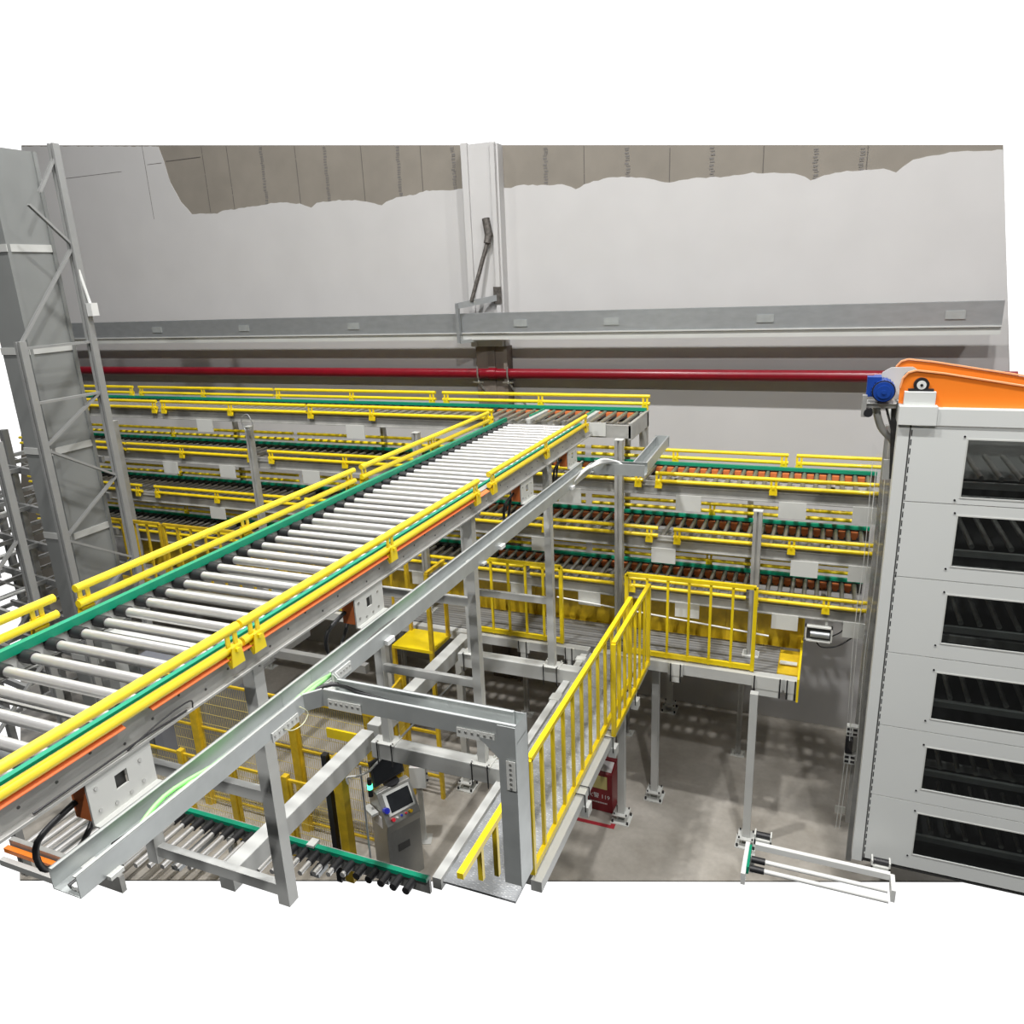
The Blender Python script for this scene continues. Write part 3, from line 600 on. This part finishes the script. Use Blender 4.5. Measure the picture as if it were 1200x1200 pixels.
W(MB().tube((-4.26,8.6,2.0),(-4.28,5.86,2.0),.013,8), 'pipe_run', 'galv', t); W(MB().path([(-4.28,5.86,2.0),(-4.34,5.76,2.0),(-4.46,5.72,1.98),(-4.46,5.72,1.9)], .013), 'pipe_elbow', 'plate', t); W(MB().tube((-4.46,5.96,1.96),(-4.46,5.96,.5),.012,8), 'pipe_drop', 'galv', t)

# ------------------------------------------------------------------ operator console
def text_mesh(s, size, m, name, parent, loc, rot, extrude=.001):
    cu = bpy.data.curves.new('txt', 'FONT'); cu.body = s; cu.size = size; cu.extrude = extrude; cu.align_x = 'CENTER'; cu.align_y = 'CENTER'
    o = bpy.data.objects.new('txt', cu); C.objects.link(o); bpy.context.view_layer.update()
    me = bpy.data.meshes.new_from_object(o.evaluated_get(bpy.context.evaluated_depsgraph_get())); bpy.data.objects.remove(o)
    me.materials.clear(); me.materials.append(M[m]); r = bpy.data.objects.new(name, me); C.objects.link(r); r.parent = parent; r.location = loc; r.rotation_euler = rot; return r
cs = thing('operator_console', 'grey metal operator console with a tilted touch panel and black monitor', 'control console', (-4.52,6.62,0), math.radians(62))
# local frame: x = width, -y = front
KZ = .22
prof = [(-.19,0),(.17,0),(.17,1.30-KZ),(.06,1.46-KZ),(-.02,1.46-KZ),(-.22,1.10-KZ),(-.19,.98-KZ)]
b = MB(); w = .23
n = len(prof); L_ = [(-w,y,z) for y,z in prof]; R_ = [(w,y,z) for y,z in prof]
b.add(L_+R_, [tuple(range(n-1,-1,-1)), tuple(range(n,2*n))]+[(i,(i+1)%n,(i+1)%n+n,i+n) for i in range(n)])
bevel(b.build('cabinet_body', 'steelbox', cs), .008)
d = V((0,-.20,-.36)).normalized(); nn = V((0,-.36,.20)).normalized()
def on_panel(x0,x1,s0,s1,th,name,m):
    o0 = V((0,-.02,1.46-KZ)); vs = []
    for hgt in (0.0015, th):
        for (x,s) in ((x0,s0),(x1,s0),(x1,s1),(x0,s1)): vs.append(V((x,0,0))+o0+d*s+nn*hgt)
    return MB().add(vs, [(0,3,2,1),(4,5,6,7),(0,1,5,4),(1,2,6,5),(2,3,7,6),(3,0,4,7)]).build(name, m, cs)
on_panel(-.17,.19,.04,.31,.012,'panel_bezel','paint'); on_panel(-.13,.17,.07,.28,.016,'touch_screen','screen')
for i, mm in enumerate(('redlamp','plate','bluebut','redlamp','yelbut')):
    c = V((-.14+.06*i,-.02,1.46-KZ))+d*.355; MB().tube(c, c+nn*(.04 if i in (0,4) else .02), .022 if i in (0,4) else .012, 12).build('push_button', mm, cs)
MB().tube((-.2,-.14,1.28-KZ),(-.2,-.20,1.31-KZ),.035,16).build('selector_knob', 'bluebut', cs)
MB().tube((.02,.06,1.46-KZ),(.02,.06,1.475-KZ),.10,24).build('monitor_base', 'black', cs); MB().bar((.02,.08,1.47-KZ),(.02,.12,1.60-KZ),.05,.03).build('monitor_stand', 'black', cs)
b = MB().box(-.22,.22,-.015,.015,-.16,.16); o = b.build('monitor', 'black', cs, loc=(.0,.10,1.66-KZ)); o.rotation_euler = (math.radians(-12),0,math.radians(6))
MB().box(-.20,.20,-.017,-.015,-.14,.14).build('monitor_screen', 'screen', o)
k = MB().tube((-.27,.04,1.42-KZ),(-.27,.04,1.52-KZ),.03,12); k.build('signal_lamp_base', 'black', cs); MB().tube((-.27,.04,1.52-KZ),(-.27,.04,1.58-KZ),.033,14).build('signal_lamp', 'glow', cs); MB().tube((-.27,.04,1.58-KZ),(-.27,.04,1.66-KZ),.028,14).build('signal_lamp_cap', 'black', cs)
MB().box(-.33,-.24,-.05,.16,1.20-KZ,1.23-KZ).build('side_shelf', 'paint', cs); MB().add([(-.22,.12,1.40-KZ),(-.10,.12,1.42-KZ),(-.06,.0,1.468-KZ),(-.21,-.01,1.468-KZ)],[(0,1,2,3),(3,2,1,0)]).build('instruction_sheet', 'paper' if 0 else 'ink', cs)
MB().box(-.236,-.231,-.1,.06,1.02-KZ,1.17-KZ).build('warning_label', 'ink', cs); MB().box(-.10,.06,-.196,-.19,.45,.55).build('handle_recess', 'dark', cs)
for sx in (-.19,.19):
    for sy in (-.15,.13): pass
t = thing('button_pedestal', 'small grey control box on a stand with a red emergency button', 'control box', (-4.50,7.2,0), math.radians(20))
MB().box(-.10,.10,-.09,.09,.85,1.15).build('box_body', 'paint', t); MB().tube((-.02,0,1.15),(-.02,0,1.22),.05,18).build('emergency_button', 'redlamp', t); MB().box(-.03,.03,-.03,.03,0.01,.85).build('stand_post', 'paint', t); MB().box(-.1,.1,-.1,.1,0,.01).build('stand_base', 'paint', t)
k = MB()
for z in (.92,1.02,1.10): k.tube((.10,-.02,z),(.12,-.02,z),.014,8)
k.build('cable_gland', 'black', t)

# ------------------------------------------------------------------ lower conveyor in the left foreground
lc = thing('roller_conveyor', 'low roller conveyor near the floor with black capped rollers behind the cable tray', 'conveyor', (-6.2,5.2,.8))
zl = .80
W(MB().box(-8.6,-3.65,5.80,5.86,zl-.02,zl+.03), 'wear_strip', 'green', lc); W(MB().box(-8.6,-3.65,5.86,5.90,zl-.22,zl), 'side_frame', 'frame', lc)
W(MB().box(-8.7,-6.9,4.68,4.74,zl-.20,zl+.02), 'side_frame', 'frame', lc); W(MB().box(-8.7,-7.3,4.60,4.66,zl-.10,zl-.04), 'edge_strip', 'orange', lc); W(MB().box(-8.7,-7.6,4.52,4.58,zl-.22,zl-.14), 'lower_rail', 'paint', lc)
r = MB().tube((0,4.76,0),(0,5.72,0),.032,12).build('roller', 'zinc', lc, loc=(-8.5+6.2,-5.2,-.04)); MB().tube((0,5.64,0),(0,5.80,0),.045,12).build('roller_cap', 'black', r); 
for i in range(1,31):
    c = copy_tree(r, lc); c.location = r.location+V((.156*i,0,0)); x = -8.5+.156*i; ys = max(4.76, 4.62+.29*(x+8))
    if ys > 4.8: c.data = MB().tube((0,ys,0),(0,5.72,0),.032,12).build('roller','zinc').data; bpy.data.objects.remove(bpy.data.objects[[o.name for o in C.objects if o.data == c.data and o != c][0]])
for x in (-8.0,-6.4): W(MB().box(x-.04,x+.04,5.80,5.88,0,zl-.2), 'leg', 'paint', lc)
for x in (-8.2,-7.4,-6.6,-5.8,-5.0,-4.2): W(MB().box(x-.06,x+.06,max(4.76,4.75+.29*(x+8)),5.80,zl-.2,zl-.15), 'cross_member', 'galv', lc)
W(MB().box(-5.2,-5.1,5.78,5.90,zl+.03,zl+.06), 'photo_eye', 'plate', lc)
t = thing('stop_plate', 'small white plate stop with green edge standing on the low conveyor at the left', 'stop plate', (-7.1,4.95,.8))
W(MB().box(-7.16,-7.08,4.72,4.76,.78,1.02), 'stop_arm', 'plate', t); W(MB().box(-7.07,-7.03,4.70,4.74,.74,.98), 'stop_edge', 'green', t); W(MB().box(-7.12,-6.95,4.76,4.86,.98,1.0), 'stop_foot', 'plate', t)

# ------------------------------------------------------------------ mesh fences
def fence(p0, p1, h, posts, label, rails, pw=.08, cell=(.032,.16), group='yellow mesh safety fences', wide=None, m='oldyel'):
    p0, p1 = V(p0), V(p1); t = thing('mesh_fence', label, 'fence', (p0+p1)/2, 0, group); d = (p1-p0); L = d.length; d.normalize()
    for s in posts:
        q = p0+d*L*s; W(MB().bar(q, q+V((0,0,h+.05)), pw, pw, up=(0,1,0)), 'fence_post', m, t)
        W(MB().bar(q+d*.07, q+d*.07+V((0,0,h)), .035, .035, up=(0,1,0)), 'panel_frame', m, t)
    for z in rails: W(MB().bar(p0+V((0,0,z)), p1+V((0,0,z)), .03, .03), 'fence_rail', m, t)
    b = MB(); x = 0
    while x < L:
        q = p0+d*x; b.bar(q+V((0,0,.12)), q+V((0,0,h-.02)), .004, .004, up=(0,1,0)); x += cell[0]
    z = .2
    while z < h: b.bar(p0+V((0,0,z)), p1+V((0,0,z)), .005, .005); z += cell[1]
    W(b, 'wire_mesh', 'mesh', t); return t
fence((-8.7,6.40,0), (-5.15,6.40,0), 1.14, (.05,.30,.53,.78), 'low yellow mesh fence right behind the low roller conveyor', (1.13,.12))
fence((-8.2,6.85,0), (-4.55,6.85,0), 2.0, (.12,.58,.985), 'tall yellow mesh fence with wide posts behind the low fence', (1.98,1.25,.12), pw=.11)
fence((-4.98,6.9,0), (-5.1,8.0,0), 1.9, (.02,.95), 'yellow mesh fence running away behind the operator console', (1.88,.9,.15))
t = thing('fence_corner_post', 'yellow corner post with a black rubber strip beside it, under the slanting box beam', 'post', (-5.05,6.2,0))
W(MB().box(-5.06,-4.94,6.22,6.34,0,1.75), 'post_body', 'oldyel', t); W(MB().box(-5.16,-5.09,6.18,6.25,0,1.8), 'rubber_strip', 'black', t)
W(MB().bar((-5.55,6.83,1.62),(-4.9,6.83,1.62),.03,.13), 'wide_bar', 'yellow', tag(thing('yellow_sign_bar','plain yellow bar across the tall mesh fence','bar',(-5.2,6.83,1.62)))) 
t = thing('grey_machine_cabinet', 'dark grey machine cabinet behind the low yellow fence at the left', 'cabinet', (-8.7,7.6,0))
bevel(W(MB().box(-9.1,-7.95,7.2,8.0,0.0,1.95), 'cabinet_body', mat('slate_paint', (.20,.21,.24), .5), t), .02); W(MB().box(-8.9,-8.1,7.19,7.2,.2,1.8), 'cabinet_door', mat('slate_door', (.22,.23,.26), .5), t)

# ------------------------------------------------------------------ red fire box
t = thing('fire_extinguisher_box', 'dark red fire extinguisher box on the floor beside a grey column', 'fire box', (-2.50,8.62,0), math.radians(-3))
bevel(MB().box(-.19,.19,-.13,.13,.0,.60).build('box_body', 'dred', t), .008)
b = MB().add([(-.19,-.13,.601),(.19,-.13,.601),(.19,.06,.70),(-.19,.06,.70),(-.19,.13,.70),(.19,.13,.70),(-.19,.13,.601),(.19,.13,.601)], [(0,1,2,3),(3,2,5,4),(0,3,4,6),(1,7,5,2),(4,5,7,6),(0,6,7,1)]); lid = b.build('box_lid', 'dred', t)
MB().box(-.09,.12,-.134,-.131,.36,.56).build('yellow_notice', 'paper', t)
MB().add([(.02,-.10,.622),(.17,-.10,.622),(.17,.04,.694),(.02,.04,.694)], [(0,1,2,3)]).build('paper_sheet', 'ink', lid)
MB().add([(-.17,-.06,.641),(-.02,-.06,.641),(-.02,.04,.694),(-.17,.04,.694)], [(0,1,2,3)]).build('pink_label', mat('pink_label', (.5,.2,.22), .6), lid)
text_mesh('火警 119', .085, 'ink', 'box_lettering', t, (0,-.1335,.24), (math.pi/2,0,0))
k = MB(); x = -.12
while x < .12: k.box(x, x+.012, -.1335, -.131, .13, .15); x += .019
k.build('small_print', 'ink', t)
b = MB(); z0, z1 = 0.0005, .003
b.box(-2.80,-2.22,8.20,8.26,z0,z1); b.box(-2.80,-2.74,8.26,8.78,z0,z1); b.box(-2.28,-2.22,8.26,8.78,z0,z1)
tag(b.build('painted_outline', 'redmark'), 'red painted outline on the floor around the fire box', 'floor marking')

# ------------------------------------------------------------------ lift tower (right)
lt = thing('lift_tower', 'tall pale grey enclosed lift tower with six dark side windows', 'lift tower', (1.4,7.6,.8))
X0, X1, YL = .575, 2.45, 7.6
wt = [5.47,4.77,4.00,3.19,2.36,1.58]; wb = [4.95,4.29,3.51,2.69,1.88,1.08]; sm = [5.585,4.88,4.14,3.345,2.535,1.71,.90]
for i in range(6):
    z1, z0 = sm[i]-.004, sm[i+1]+.004; a, c = wb[i], wt[i]; xa, xb = 1.14, 2.30
    b = MB()
    for q in ((.685,xa,z0,z1),(xb,X1,z0,z1),(xa,xb,z0,a),(xa,xb,c,z1)): b.box(q[0],q[1],YL,YL+.012,q[2],q[3])
    p = W(b, 'side_panel', 'cab', lt)
    MB().box(xa,xb,YL+.004,YL+.008,a,c).build('glass_pane', 'glass', p)
    k = MB(); g = .012
    for q in ((xa-g,xa,a-g,c+g),(xb,xb+g,a-g,c+g),(xa,xb,a-g,a),(xa,xb,c,c+g)): k.box(q[0],q[1],YL-.003,YL,q[2],q[3])
    k.build('pane_trim', 'plate', p)
    k = MB()
    for (x,z) in ((xa-.03,c+.03),(xa-.045,a-.03)): k.tube((x,YL-.006,z),(x,YL,z),.009,8)
    k.build('panel_rivet', 'black', p)
    # what shows behind the pane: rollers and dark back sheet
    for j in range(8):
        x = 1.2+.15*j
    k = MB(); zz = a+.12
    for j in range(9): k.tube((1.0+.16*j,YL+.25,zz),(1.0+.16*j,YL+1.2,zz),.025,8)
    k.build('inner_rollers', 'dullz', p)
    k = MB().box(.75,X1,YL+.2,YL+.24,zz-.09,zz-.03); k.box(.75,X1,YL+1.3,YL+1.34,zz+.12,zz+.2); k.build('inner_frame', 'frame', p)
b = MB().box(X0,.672,YL,YL+.05,.85,5.59); b.box(X0,X0+.012,YL+.05,YL+.14,.85,5.59); W(b, 'corner_post', 'cab', lt)
k = MB(); z = .9
while z < 5.5: k.box(.688,.697,YL-.002,YL,z,z+.055); z += .085
W(k, 'slot_row', 'black', lt)
W(MB().box(.672,.685,YL+.004,YL+.012,.85,5.59), 'corner_groove', 'dark', lt)
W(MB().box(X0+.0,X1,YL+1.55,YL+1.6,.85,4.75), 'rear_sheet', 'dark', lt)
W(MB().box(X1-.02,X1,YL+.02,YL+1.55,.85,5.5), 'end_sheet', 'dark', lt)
for (x,y) in ((.60,YL+1.5),(.60,YL+.8)): W(MB().box(x-.03,x+.03,y-.04,y+.04,.2,5.3), 'guide_post', 'frame', lt)
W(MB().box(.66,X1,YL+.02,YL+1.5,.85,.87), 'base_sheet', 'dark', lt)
W(MB().box(1.0,X1,YL+1.5,YL+1.53,4.75,5.55), 'upper_rear_sheet', 'frame', lt)
# head frame
bevel(W(MB().box(.57,.875,YL-.03,YL+.34,5.59,5.76), 'head_block', 'cab', lt), .004)
bevel(W(MB().box(.875,X1,YL-.01,YL+.30,5.588,5.74), 'head_beam', 'cab', lt), .004)
bevel(W(MB().box(.60,.85,YL-.0,YL+.05,5.76,5.885), 'bearing_block', 'cab', lt), .004)
W(MB().box(.57,.90,YL+1.2,YL+1.5,5.4,5.72), 'head_block', 'cab', lt); W(MB().box(.60,.68,YL+.34,YL+1.2,5.52,5.60), 'head_beam', 'cab', lt)
def side_plate(y, dz, m, name):
    pts = [(.565,5.77),(.565,5.90),(.58,5.985),(.62,6.035),(.68,6.055),(.9,6.03),(1.5,5.93),(X1,5.77),(X1,5.72),(.9,5.72)]
    n = len(pts); b = MB().add([(x,y,z+dz) for x,z in pts]+[(x,y+.02,z+dz) for x,z in pts], [tuple(range(n)), tuple(range(2*n-1,n-1,-1))]+[(i,i+n,(i+1)%n+n,(i+1)%n) for i in range(n)])
    return W(b, name, m, lt)
side_plate(YL+.08, 0, 'orange', 'orange_side_plate'); side_plate(YL+.98, -.005, 'orange', 'orange_side_plate')
pts = [(.565,5.90),(.58,5.985),(.62,6.035),(.68,6.055),(.9,6.03),(1.5,5.93),(X1,5.77)]; M['oredge'] = mat('orange_edge', (.95,.42,.18), .4)
for y in (YL+.075,YL+.975):
    k = MB()
    for (a,c),(a2,c2) in zip(pts,pts[1:]): k.bar((a,y+.01,c+.006),(a2,y+.01,c2+.006),.035,.012)
    W(k, 'plate_flange', 'oredge', lt)
k = MB().tube((.73,YL+.03,5.94),(.73,YL+.075,5.94),.062,24); k.box(.63,.83,YL+.02,YL+.07,5.885,5.905); W(k, 'bearing', 'black', lt)
W(MB().tube((.73,YL+.018,5.94),(.73,YL+.03,5.94),.038,20), 'bearing_face', 'white', lt); W(MB().tube((.73,YL+.01,5.94),(.73,YL+.018,5.94),.012,12), 'bearing_centre', 'black', lt)
W(MB().tube((.73,YL+.05,5.94),(.73,YL+1.0,5.94),.022,12), 'drive_shaft', 'bolt', lt)
# white motor plate
pts = [(.42,5.66),(.40,5.90),(.43,6.0),(.50,6.045),(.68,6.05),(.76,6.0),(.78,5.9),(.74,5.66)]; n = len(pts)
b = MB().add([(x,YL+.42,z) for x,z in pts]+[(x,YL+.44,z) for x,z in pts], [tuple(range(n-1,-1,-1)), tuple(range(n,2*n))]+[(i,(i+1)%n,(i+1)%n+n,i+n) for i in range(n)]); W(b, 'motor_plate', 'paint', lt)
W(MB().tube((.66,YL+.36,5.96),(.66,YL+.42,5.96),.05,18), 'bearing', 'black', lt)
k = MB().tube((.44,YL+.16,5.86),(.44,YL+.40,5.86),.095,24); mo = W(k, 'drive_motor', 'blue', lt)
k = MB().tube((.44,YL+.12,5.86),(.44,YL+.16,5.86),.088,24); 
for i in range(20):
    a = math.pi*2*i/20; k.bar((.44+.098*math.cos(a),YL+.17,5.86+.098*math.sin(a)),(.44+.098*math.cos(a),YL+.38,5.86+.098*math.sin(a)),.006,.008)
k.tube((.44,YL+.105,5.86),(.44,YL+.12,5.86),.06,20); k.tube((.44,YL+.095,5.86),(.44,YL+.105,5.86),.02,10); W(k, 'motor_fins', 'blue', lt)
W(MB().tube((.44,YL+.152,5.86),(.44,YL+.158,5.86),.099,24), 'motor_ring', 'black', lt)
W(MB().box(.30,.36,YL+.22,YL+.34,5.80,5.98).box(.36,.42,YL+.22,YL+.4,5.93,5.98), 'terminal_box', 'blue', lt)
k = MB().box(.30,.56,YL+.2,YL+.42,5.70,5.745); k.box(.27,.31,YL+.16,YL+.22,5.62,5.82); k.tube((.30,YL+.2,5.74),(.56,YL+.2,5.74),.014,8); W(k, 'motor_mount', 'frame', lt)
W(MB().tube((.33,YL+.15,5.66),(.33,YL+.25,5.66),.04,14), 'tension_wheel', 'black', lt)
k = MB().path([(.40,YL+.3,5.70),(.42,YL+.3,5.6),(.47,YL+.32,5.48),(.56,YL+.36,5.38),(.60,YL+.4,5.30)], .035); W(k, 'cable_chain', 'frame', lt)
k = MB().bar((.48,YL+.3,5.70),(.57,YL+.3,5.42),.04,.02); k.bar((.55,YL+.3,5.70),(.60,YL+.35,5.0),.05,.02); W(k, 'lift_strap', 'dark', lt)
k = MB().bar((.55,YL+.5,5.15),(.55,YL+.5,4.95),.06,.03,up=(0,1,0)); W(k, 'strap_clamp', 'paint', lt)
for (y,z) in ((YL+1.25,1.60),(YL+1.25,1.22)):
    k = MB().box(.47,.60,y-.04,y+.04,z,z+.13); g = W(k, 'guide_shoe', 'white', lt); MB().box(.475,.52,y-.045,y-.04,z+.02,z+.05).box(.475,.52,y-.045,y-.04,z+.08,z+.11).box(.54,.585,y-.045,y-.04,z+.02,z+.05).box(.54,.585,y-.045,y-.04,z+.08,z+.11).build('shoe_slot','black',g)
W(MB().box(.47,.55,YL+1.2,YL+1.3,1.37,1.58), 'guide_roller', 'black', lt)
W(MB().box(.44,.56,YL+1.55,YL+1.57,.25,.35), 'cable_tag', 'plate', lt)
k = MB(); [k.tube((x,YL+1.5,.05),(x+.03,YL+1.35,1.6),.005,6) for x in (.47,.51)]; W(k, 'hanging_cord', 'white', lt)
# clear film curtain beside the tower
b = MB(); n = 9; pts = []
for i in range(n+1):
    x = .46+.13*i/n; y = 9.12-.13*i+.05*math.sin(i*2.1); pts.append((x+.02*math.sin(i*3.3),y))
vs = [(x,y,z) for x,y in pts for z in (1.5,5.1)]; fs = [(2*i,2*i+2,2*i+3,2*i+1) for i in range(n)]
b.add(vs, fs, True); tag(b.build('plastic_curtain', 'film'), 'clear plastic film curtain hanging at the left side of the lift tower', 'curtain')
k = MB()
for i in (1,3,6): x, y = pts[i]; k.path([(x,y-.01,4.9),(x+.012,y-.02,3.8),(x-.015,y-.01,2.9),(x+.01,y-.02,1.6)], .004)
tag(k.build('film_fold', 'white'), 'thin white creases and cords hanging with the clear plastic film', 'cord')

# ------------------------------------------------------------------ small conveyor at the lower right
sc = thing('roller_conveyor', 'end of a small white roller conveyor at bottom right before the lift tower', 'conveyor', (.2,7.1,.9))
zs = .92
W(MB().bar((-.40,7.36,zs+.02),(.93,7.36,zs+.02),.05,.07), 'end_bar', 'white', sc)
W(MB().box(-.50,-.455,6.86,7.36,zs-.09,zs+.05), 'side_frame', 'white', sc); W(MB().box(.93,.97,7.12,7.36,zs-.09,zs+.05), 'side_frame', 'white', sc)
W(MB().box(-.455,-.43,6.95,7.30,zs-.02,zs+.07), 'wear_strip', 'green', sc)
r = MB().tube((-.30,0,0),(.90,0,0),.024,12).build('roller', 'white', sc, loc=(-.2,7.16-7.1,zs-.9)); MB().tube((-.42,0,0),(-.28,0,0),.036,12).build('roller_cap', 'black', r); copies(r, 2, (0,-.14,0))
for x in (-.33,.84):
    k = MB().box(x-.09,x+.09,7.40,7.44,zs,zs+.07); k.box(x-.09,x-.075,7.40,7.5,zs,zs+.13); k.box(x+.075,x+.09,7.40,7.5,zs,zs+.13); g = W(k, 'end_bracket', 'plate', sc)
    MB().tube((x-.075,7.46,zs+.09),(x+.075,7.46,zs+.09),.036,14).build('bump_roller', 'black', g)
W(MB().box(-.47,-.40,7.30,7.38,.62,zs-.09), 'leg', 'plate', sc)

# ------------------------------------------------------------------ storage rack at the left
def upright(x, y0, y1, z0, z1, zs_, label, m='rack', near=None):
    t = thing('rack_upright', label, 'rack', (x,(y0+y1)/2,z0), 0, 'uprights of the storage rack')
    for y in (y0,y1):
        b = MB(); w = .10
        zt = near if near and y == y0 else z1; b.box(x-.05,x-.015,y-.045,y+.045,z0,zt); b.box(x+.015,x+.05,y-.045,y+.045,z0,zt); b.box(x-.015,x+.015,y-.01,y+.045,z0,zt)
        W(b, 'upright_post', m, t)
    far = False
    if near: far = True
    for a, c in zip(zs_, zs_[1:]):
        p = (x, y1 if far else y0, a); q = (x, y0 if far else y1, c)
        W(MB().chan(p, q, .03, .045, .004, up=(1,0,0)), 'diagonal_brace', m, t); far = not far
    return t
t = upright(-9.0, 6.42, 7.40, 0, 8.78, [7.58,6.44], 'tall grey lattice rack upright at the left edge in front of the broad column', near=6.5)
W(MB().chan((-9,7.40,7.58),(-9,6.9,8.05),.03,.045,.004,up=(1,0,0)), 'diagonal_brace', 'rack', t); W(MB().chan((-9,7.40,8.62),(-9,7.1,8.2),.03,.045,.004,up=(1,0,0)), 'diagonal_brace', 'rack', t)
for a, c in (((7.40,5.76),(6.45,5.19)),((6.45,5.19),(7.40,4.62)),((7.40,4.62),(6.45,4.0)),((6.45,4.0),(7.40,3.42)),((7.40,3.42),(6.45,2.85)),((6.45,2.85),(7.40,2.3))):
    W(MB().chan((-9,a[0],a[1]),(-9,c[0],c[1]),.03,.045,.004,up=(1,0,0)), 'diagonal_brace', 'rack', t)
for z in (6.43,5.77,2.3): W(MB().chan((-9,6.42,z),(-9,7.40,z),.03,.05,.004,up=(1,0,0)), 'horizontal_brace', 'rack', t)
W(MB().tube((-8.98,7.38,7.4),(-8.9,7.42,6.8),.02,8).box(-8.93,-8.84,7.36,7.46,6.74,6.9), 'cable_gland', 'white', t)
upright(-9.0, 4.95, 5.86, 0, 5.4, [4.2,3.4,2.6,1.9,1.3], 'second lattice rack upright nearer the camera, low at the left edge', near=1.3)
upright(-11.6, 6.7, 7.7, 0, 5.1, [4.8,4.0,3.2,2.4,1.6,.8], 'lattice rack upright behind the broad column, seen through the gap at the far left')
upright(-12.6, 8.0, 9.0, 0, 5.1, [4.8,4.0,3.2,2.4,1.6,.8], 'farthest lattice rack upright by the left edge')
t = thing('storage_rack_beams', 'grey rack shelf beams stacked in the dark area at the left edge', 'rack', (-12,7.5,0))
for i, z in enumerate((.9,1.5,2.1,2.7,3.3,3.9,4.5)):
    for y in (6.5,7.5,8.5): W(MB().bar((-12.4,y+.2,z+.05),(-10.6,y,z),.05,.10), 'shelf_beam', 'rack', t)
    for x in (-11.2,-11.8,-12.35): W(MB().bar((x,6.5,z+.04),(x,8.8,z+.04),.05,.06), 'pallet_support', 'rack', t)
    for x in (-11.0,-12.2): W(MB().bar((x,6.6,z+.12),(x+.25,6.9,z+.2),.03,.02), 'rack_clip', 'plate', t)
# building column
t = thing('building_column', 'broad grey steel building column with pale stiffener bands behind the lattice upright', 'column', (-9.75,7.2,0))
b = MB().box(-10.02,-9.50,6.88,6.93,0,8.75); b.box(-10.02,-9.50,7.50,7.55,0,8.75); b.box(-9.56,-9.52,6.93,7.50,0,8.75)
W(b, 'shaft', 'column', t)
for z in (1.9,3.78,4.98,6.3,7.55): W(MB().box(-9.53,-9.505,6.93,7.50,z,z+.09).box(-10.03,-9.49,6.87,6.88,z,z+.09), 'stiffener_band', 'paint', t)
t = thing('low_rack_platform', 'grey platform beams seen between the near rollers below the main conveyor', 'platform', (-6.5,8,1.5))
for x in (-8.4,-7.2,-6.2): W(MB().bar((x,7.0,1.9),(x,8.7,1.9),.10,.12), 'platform_beam', 'rack', t)
W(MB().bar((-8.6,7.9,1.95),(-5.6,7.9,1.95),.10,.12), 'platform_beam', 'rack', t)

# ------------------------------------------------------------------ hall lamps
def lamp(x, y, z, L, w, power, label, col=(1,.985,.97)):
    t = thing('ceiling_lamp', label, 'lamp', (x,y,z), 0, 'high bay lamps of the hall, above the view')
    W(MB().box(x-L/2,x+L/2,y-w/2,y+w/2,z+.01,z+.06), 'lamp_housing', 'plate', t)
    d = bpy.data.lights.new('lamp_light', 'AREA'); d.shape = 'RECTANGLE'; d.size = L; d.size_y = w; d.energy = power; d.color = col
    o = bpy.data.objects.new('lamp_light', d); C.objects.link(o); o.parent = t; o.location = (0,0,0)
LZ = 17.0
lamp(7.0,4.5,LZ,.4,.4,750,'high bay lamp far to the right over the lift tower')
lamp(1.0,4.5,LZ,.4,.4,980,'high bay lamp over the gangway')
lamp(-5.0,4.5,LZ,.4,.4,1250,'high bay lamp over the main conveyor')
lamp(-11.0,4.5,LZ,.4,.4,330,'high bay lamp over the storage rack')
lamp(3.0,-4.0,LZ,.4,.4,1150,'high bay lamp behind the viewer at the right')
lamp(-5.0,-4.0,LZ,.4,.4,1000,'high bay lamp behind the viewer at the left')

# added world light: plain white backdrop ahead of the camera, dim grey fill elsewhere
w = bpy.data.worlds.new('World'); bpy.context.scene.world = w; w.use_nodes = True; nt = w.node_tree
bg = nt.nodes['Background']; tc = nt.nodes.new('ShaderNodeTexCoord'); sx = nt.nodes.new('ShaderNodeSeparateXYZ')
rp = nt.nodes.new('ShaderNodeValToRGB'); rp.color_ramp.elements[0].position = .615; rp.color_ramp.elements[1].position = .655
rp.color_ramp.elements[0].color = (.05,.05,.05,1); rp.color_ramp.elements[1].color = (1.3,1.3,1.3,1)
mr = nt.nodes.new('ShaderNodeMapRange'); mr.inputs['From Min'].default_value = -1; mr.inputs['From Max'].default_value = 1
nt.links.new(tc.outputs['Generated'], sx.inputs[0]); nt.links.new(sx.outputs['Y'], mr.inputs[0]); nt.links.new(mr.outputs[0], rp.inputs[0]); nt.links.new(rp.outputs[0], bg.inputs[0]); bg.inputs[1].default_value = 1.0

# ------------------------------------------------------------------ camera
cd = bpy.data.cameras.new('camera'); cam = bpy.data.objects.new('camera', cd); C.objects.link(cam); bpy.context.scene.camera = cam
cd.sensor_width = 36; cd.lens = 899.37/1200*36; cd.clip_end = 200; cd.clip_start = .05
r = V((.92475209,.37832109,-.04131254)); u = V((-.07445492,.28630645,.95524085)); f = V((-.37321581,.88028505,-.29293036))
cam.matrix_world = Matrix(((r.x,u.x,-f.x,0),(r.y,u.y,-f.y,0),(r.z,u.z,-f.z,7),(0,0,0,1)))
sc_ = bpy.context.scene
sc_.view_settings.view_transform = 'Standard'; sc_.view_settings.look = 'None'; sc_.view_settings.exposure = 0; sc_.view_settings.gamma = 1; sc_.view_settings.use_curve_mapping = False
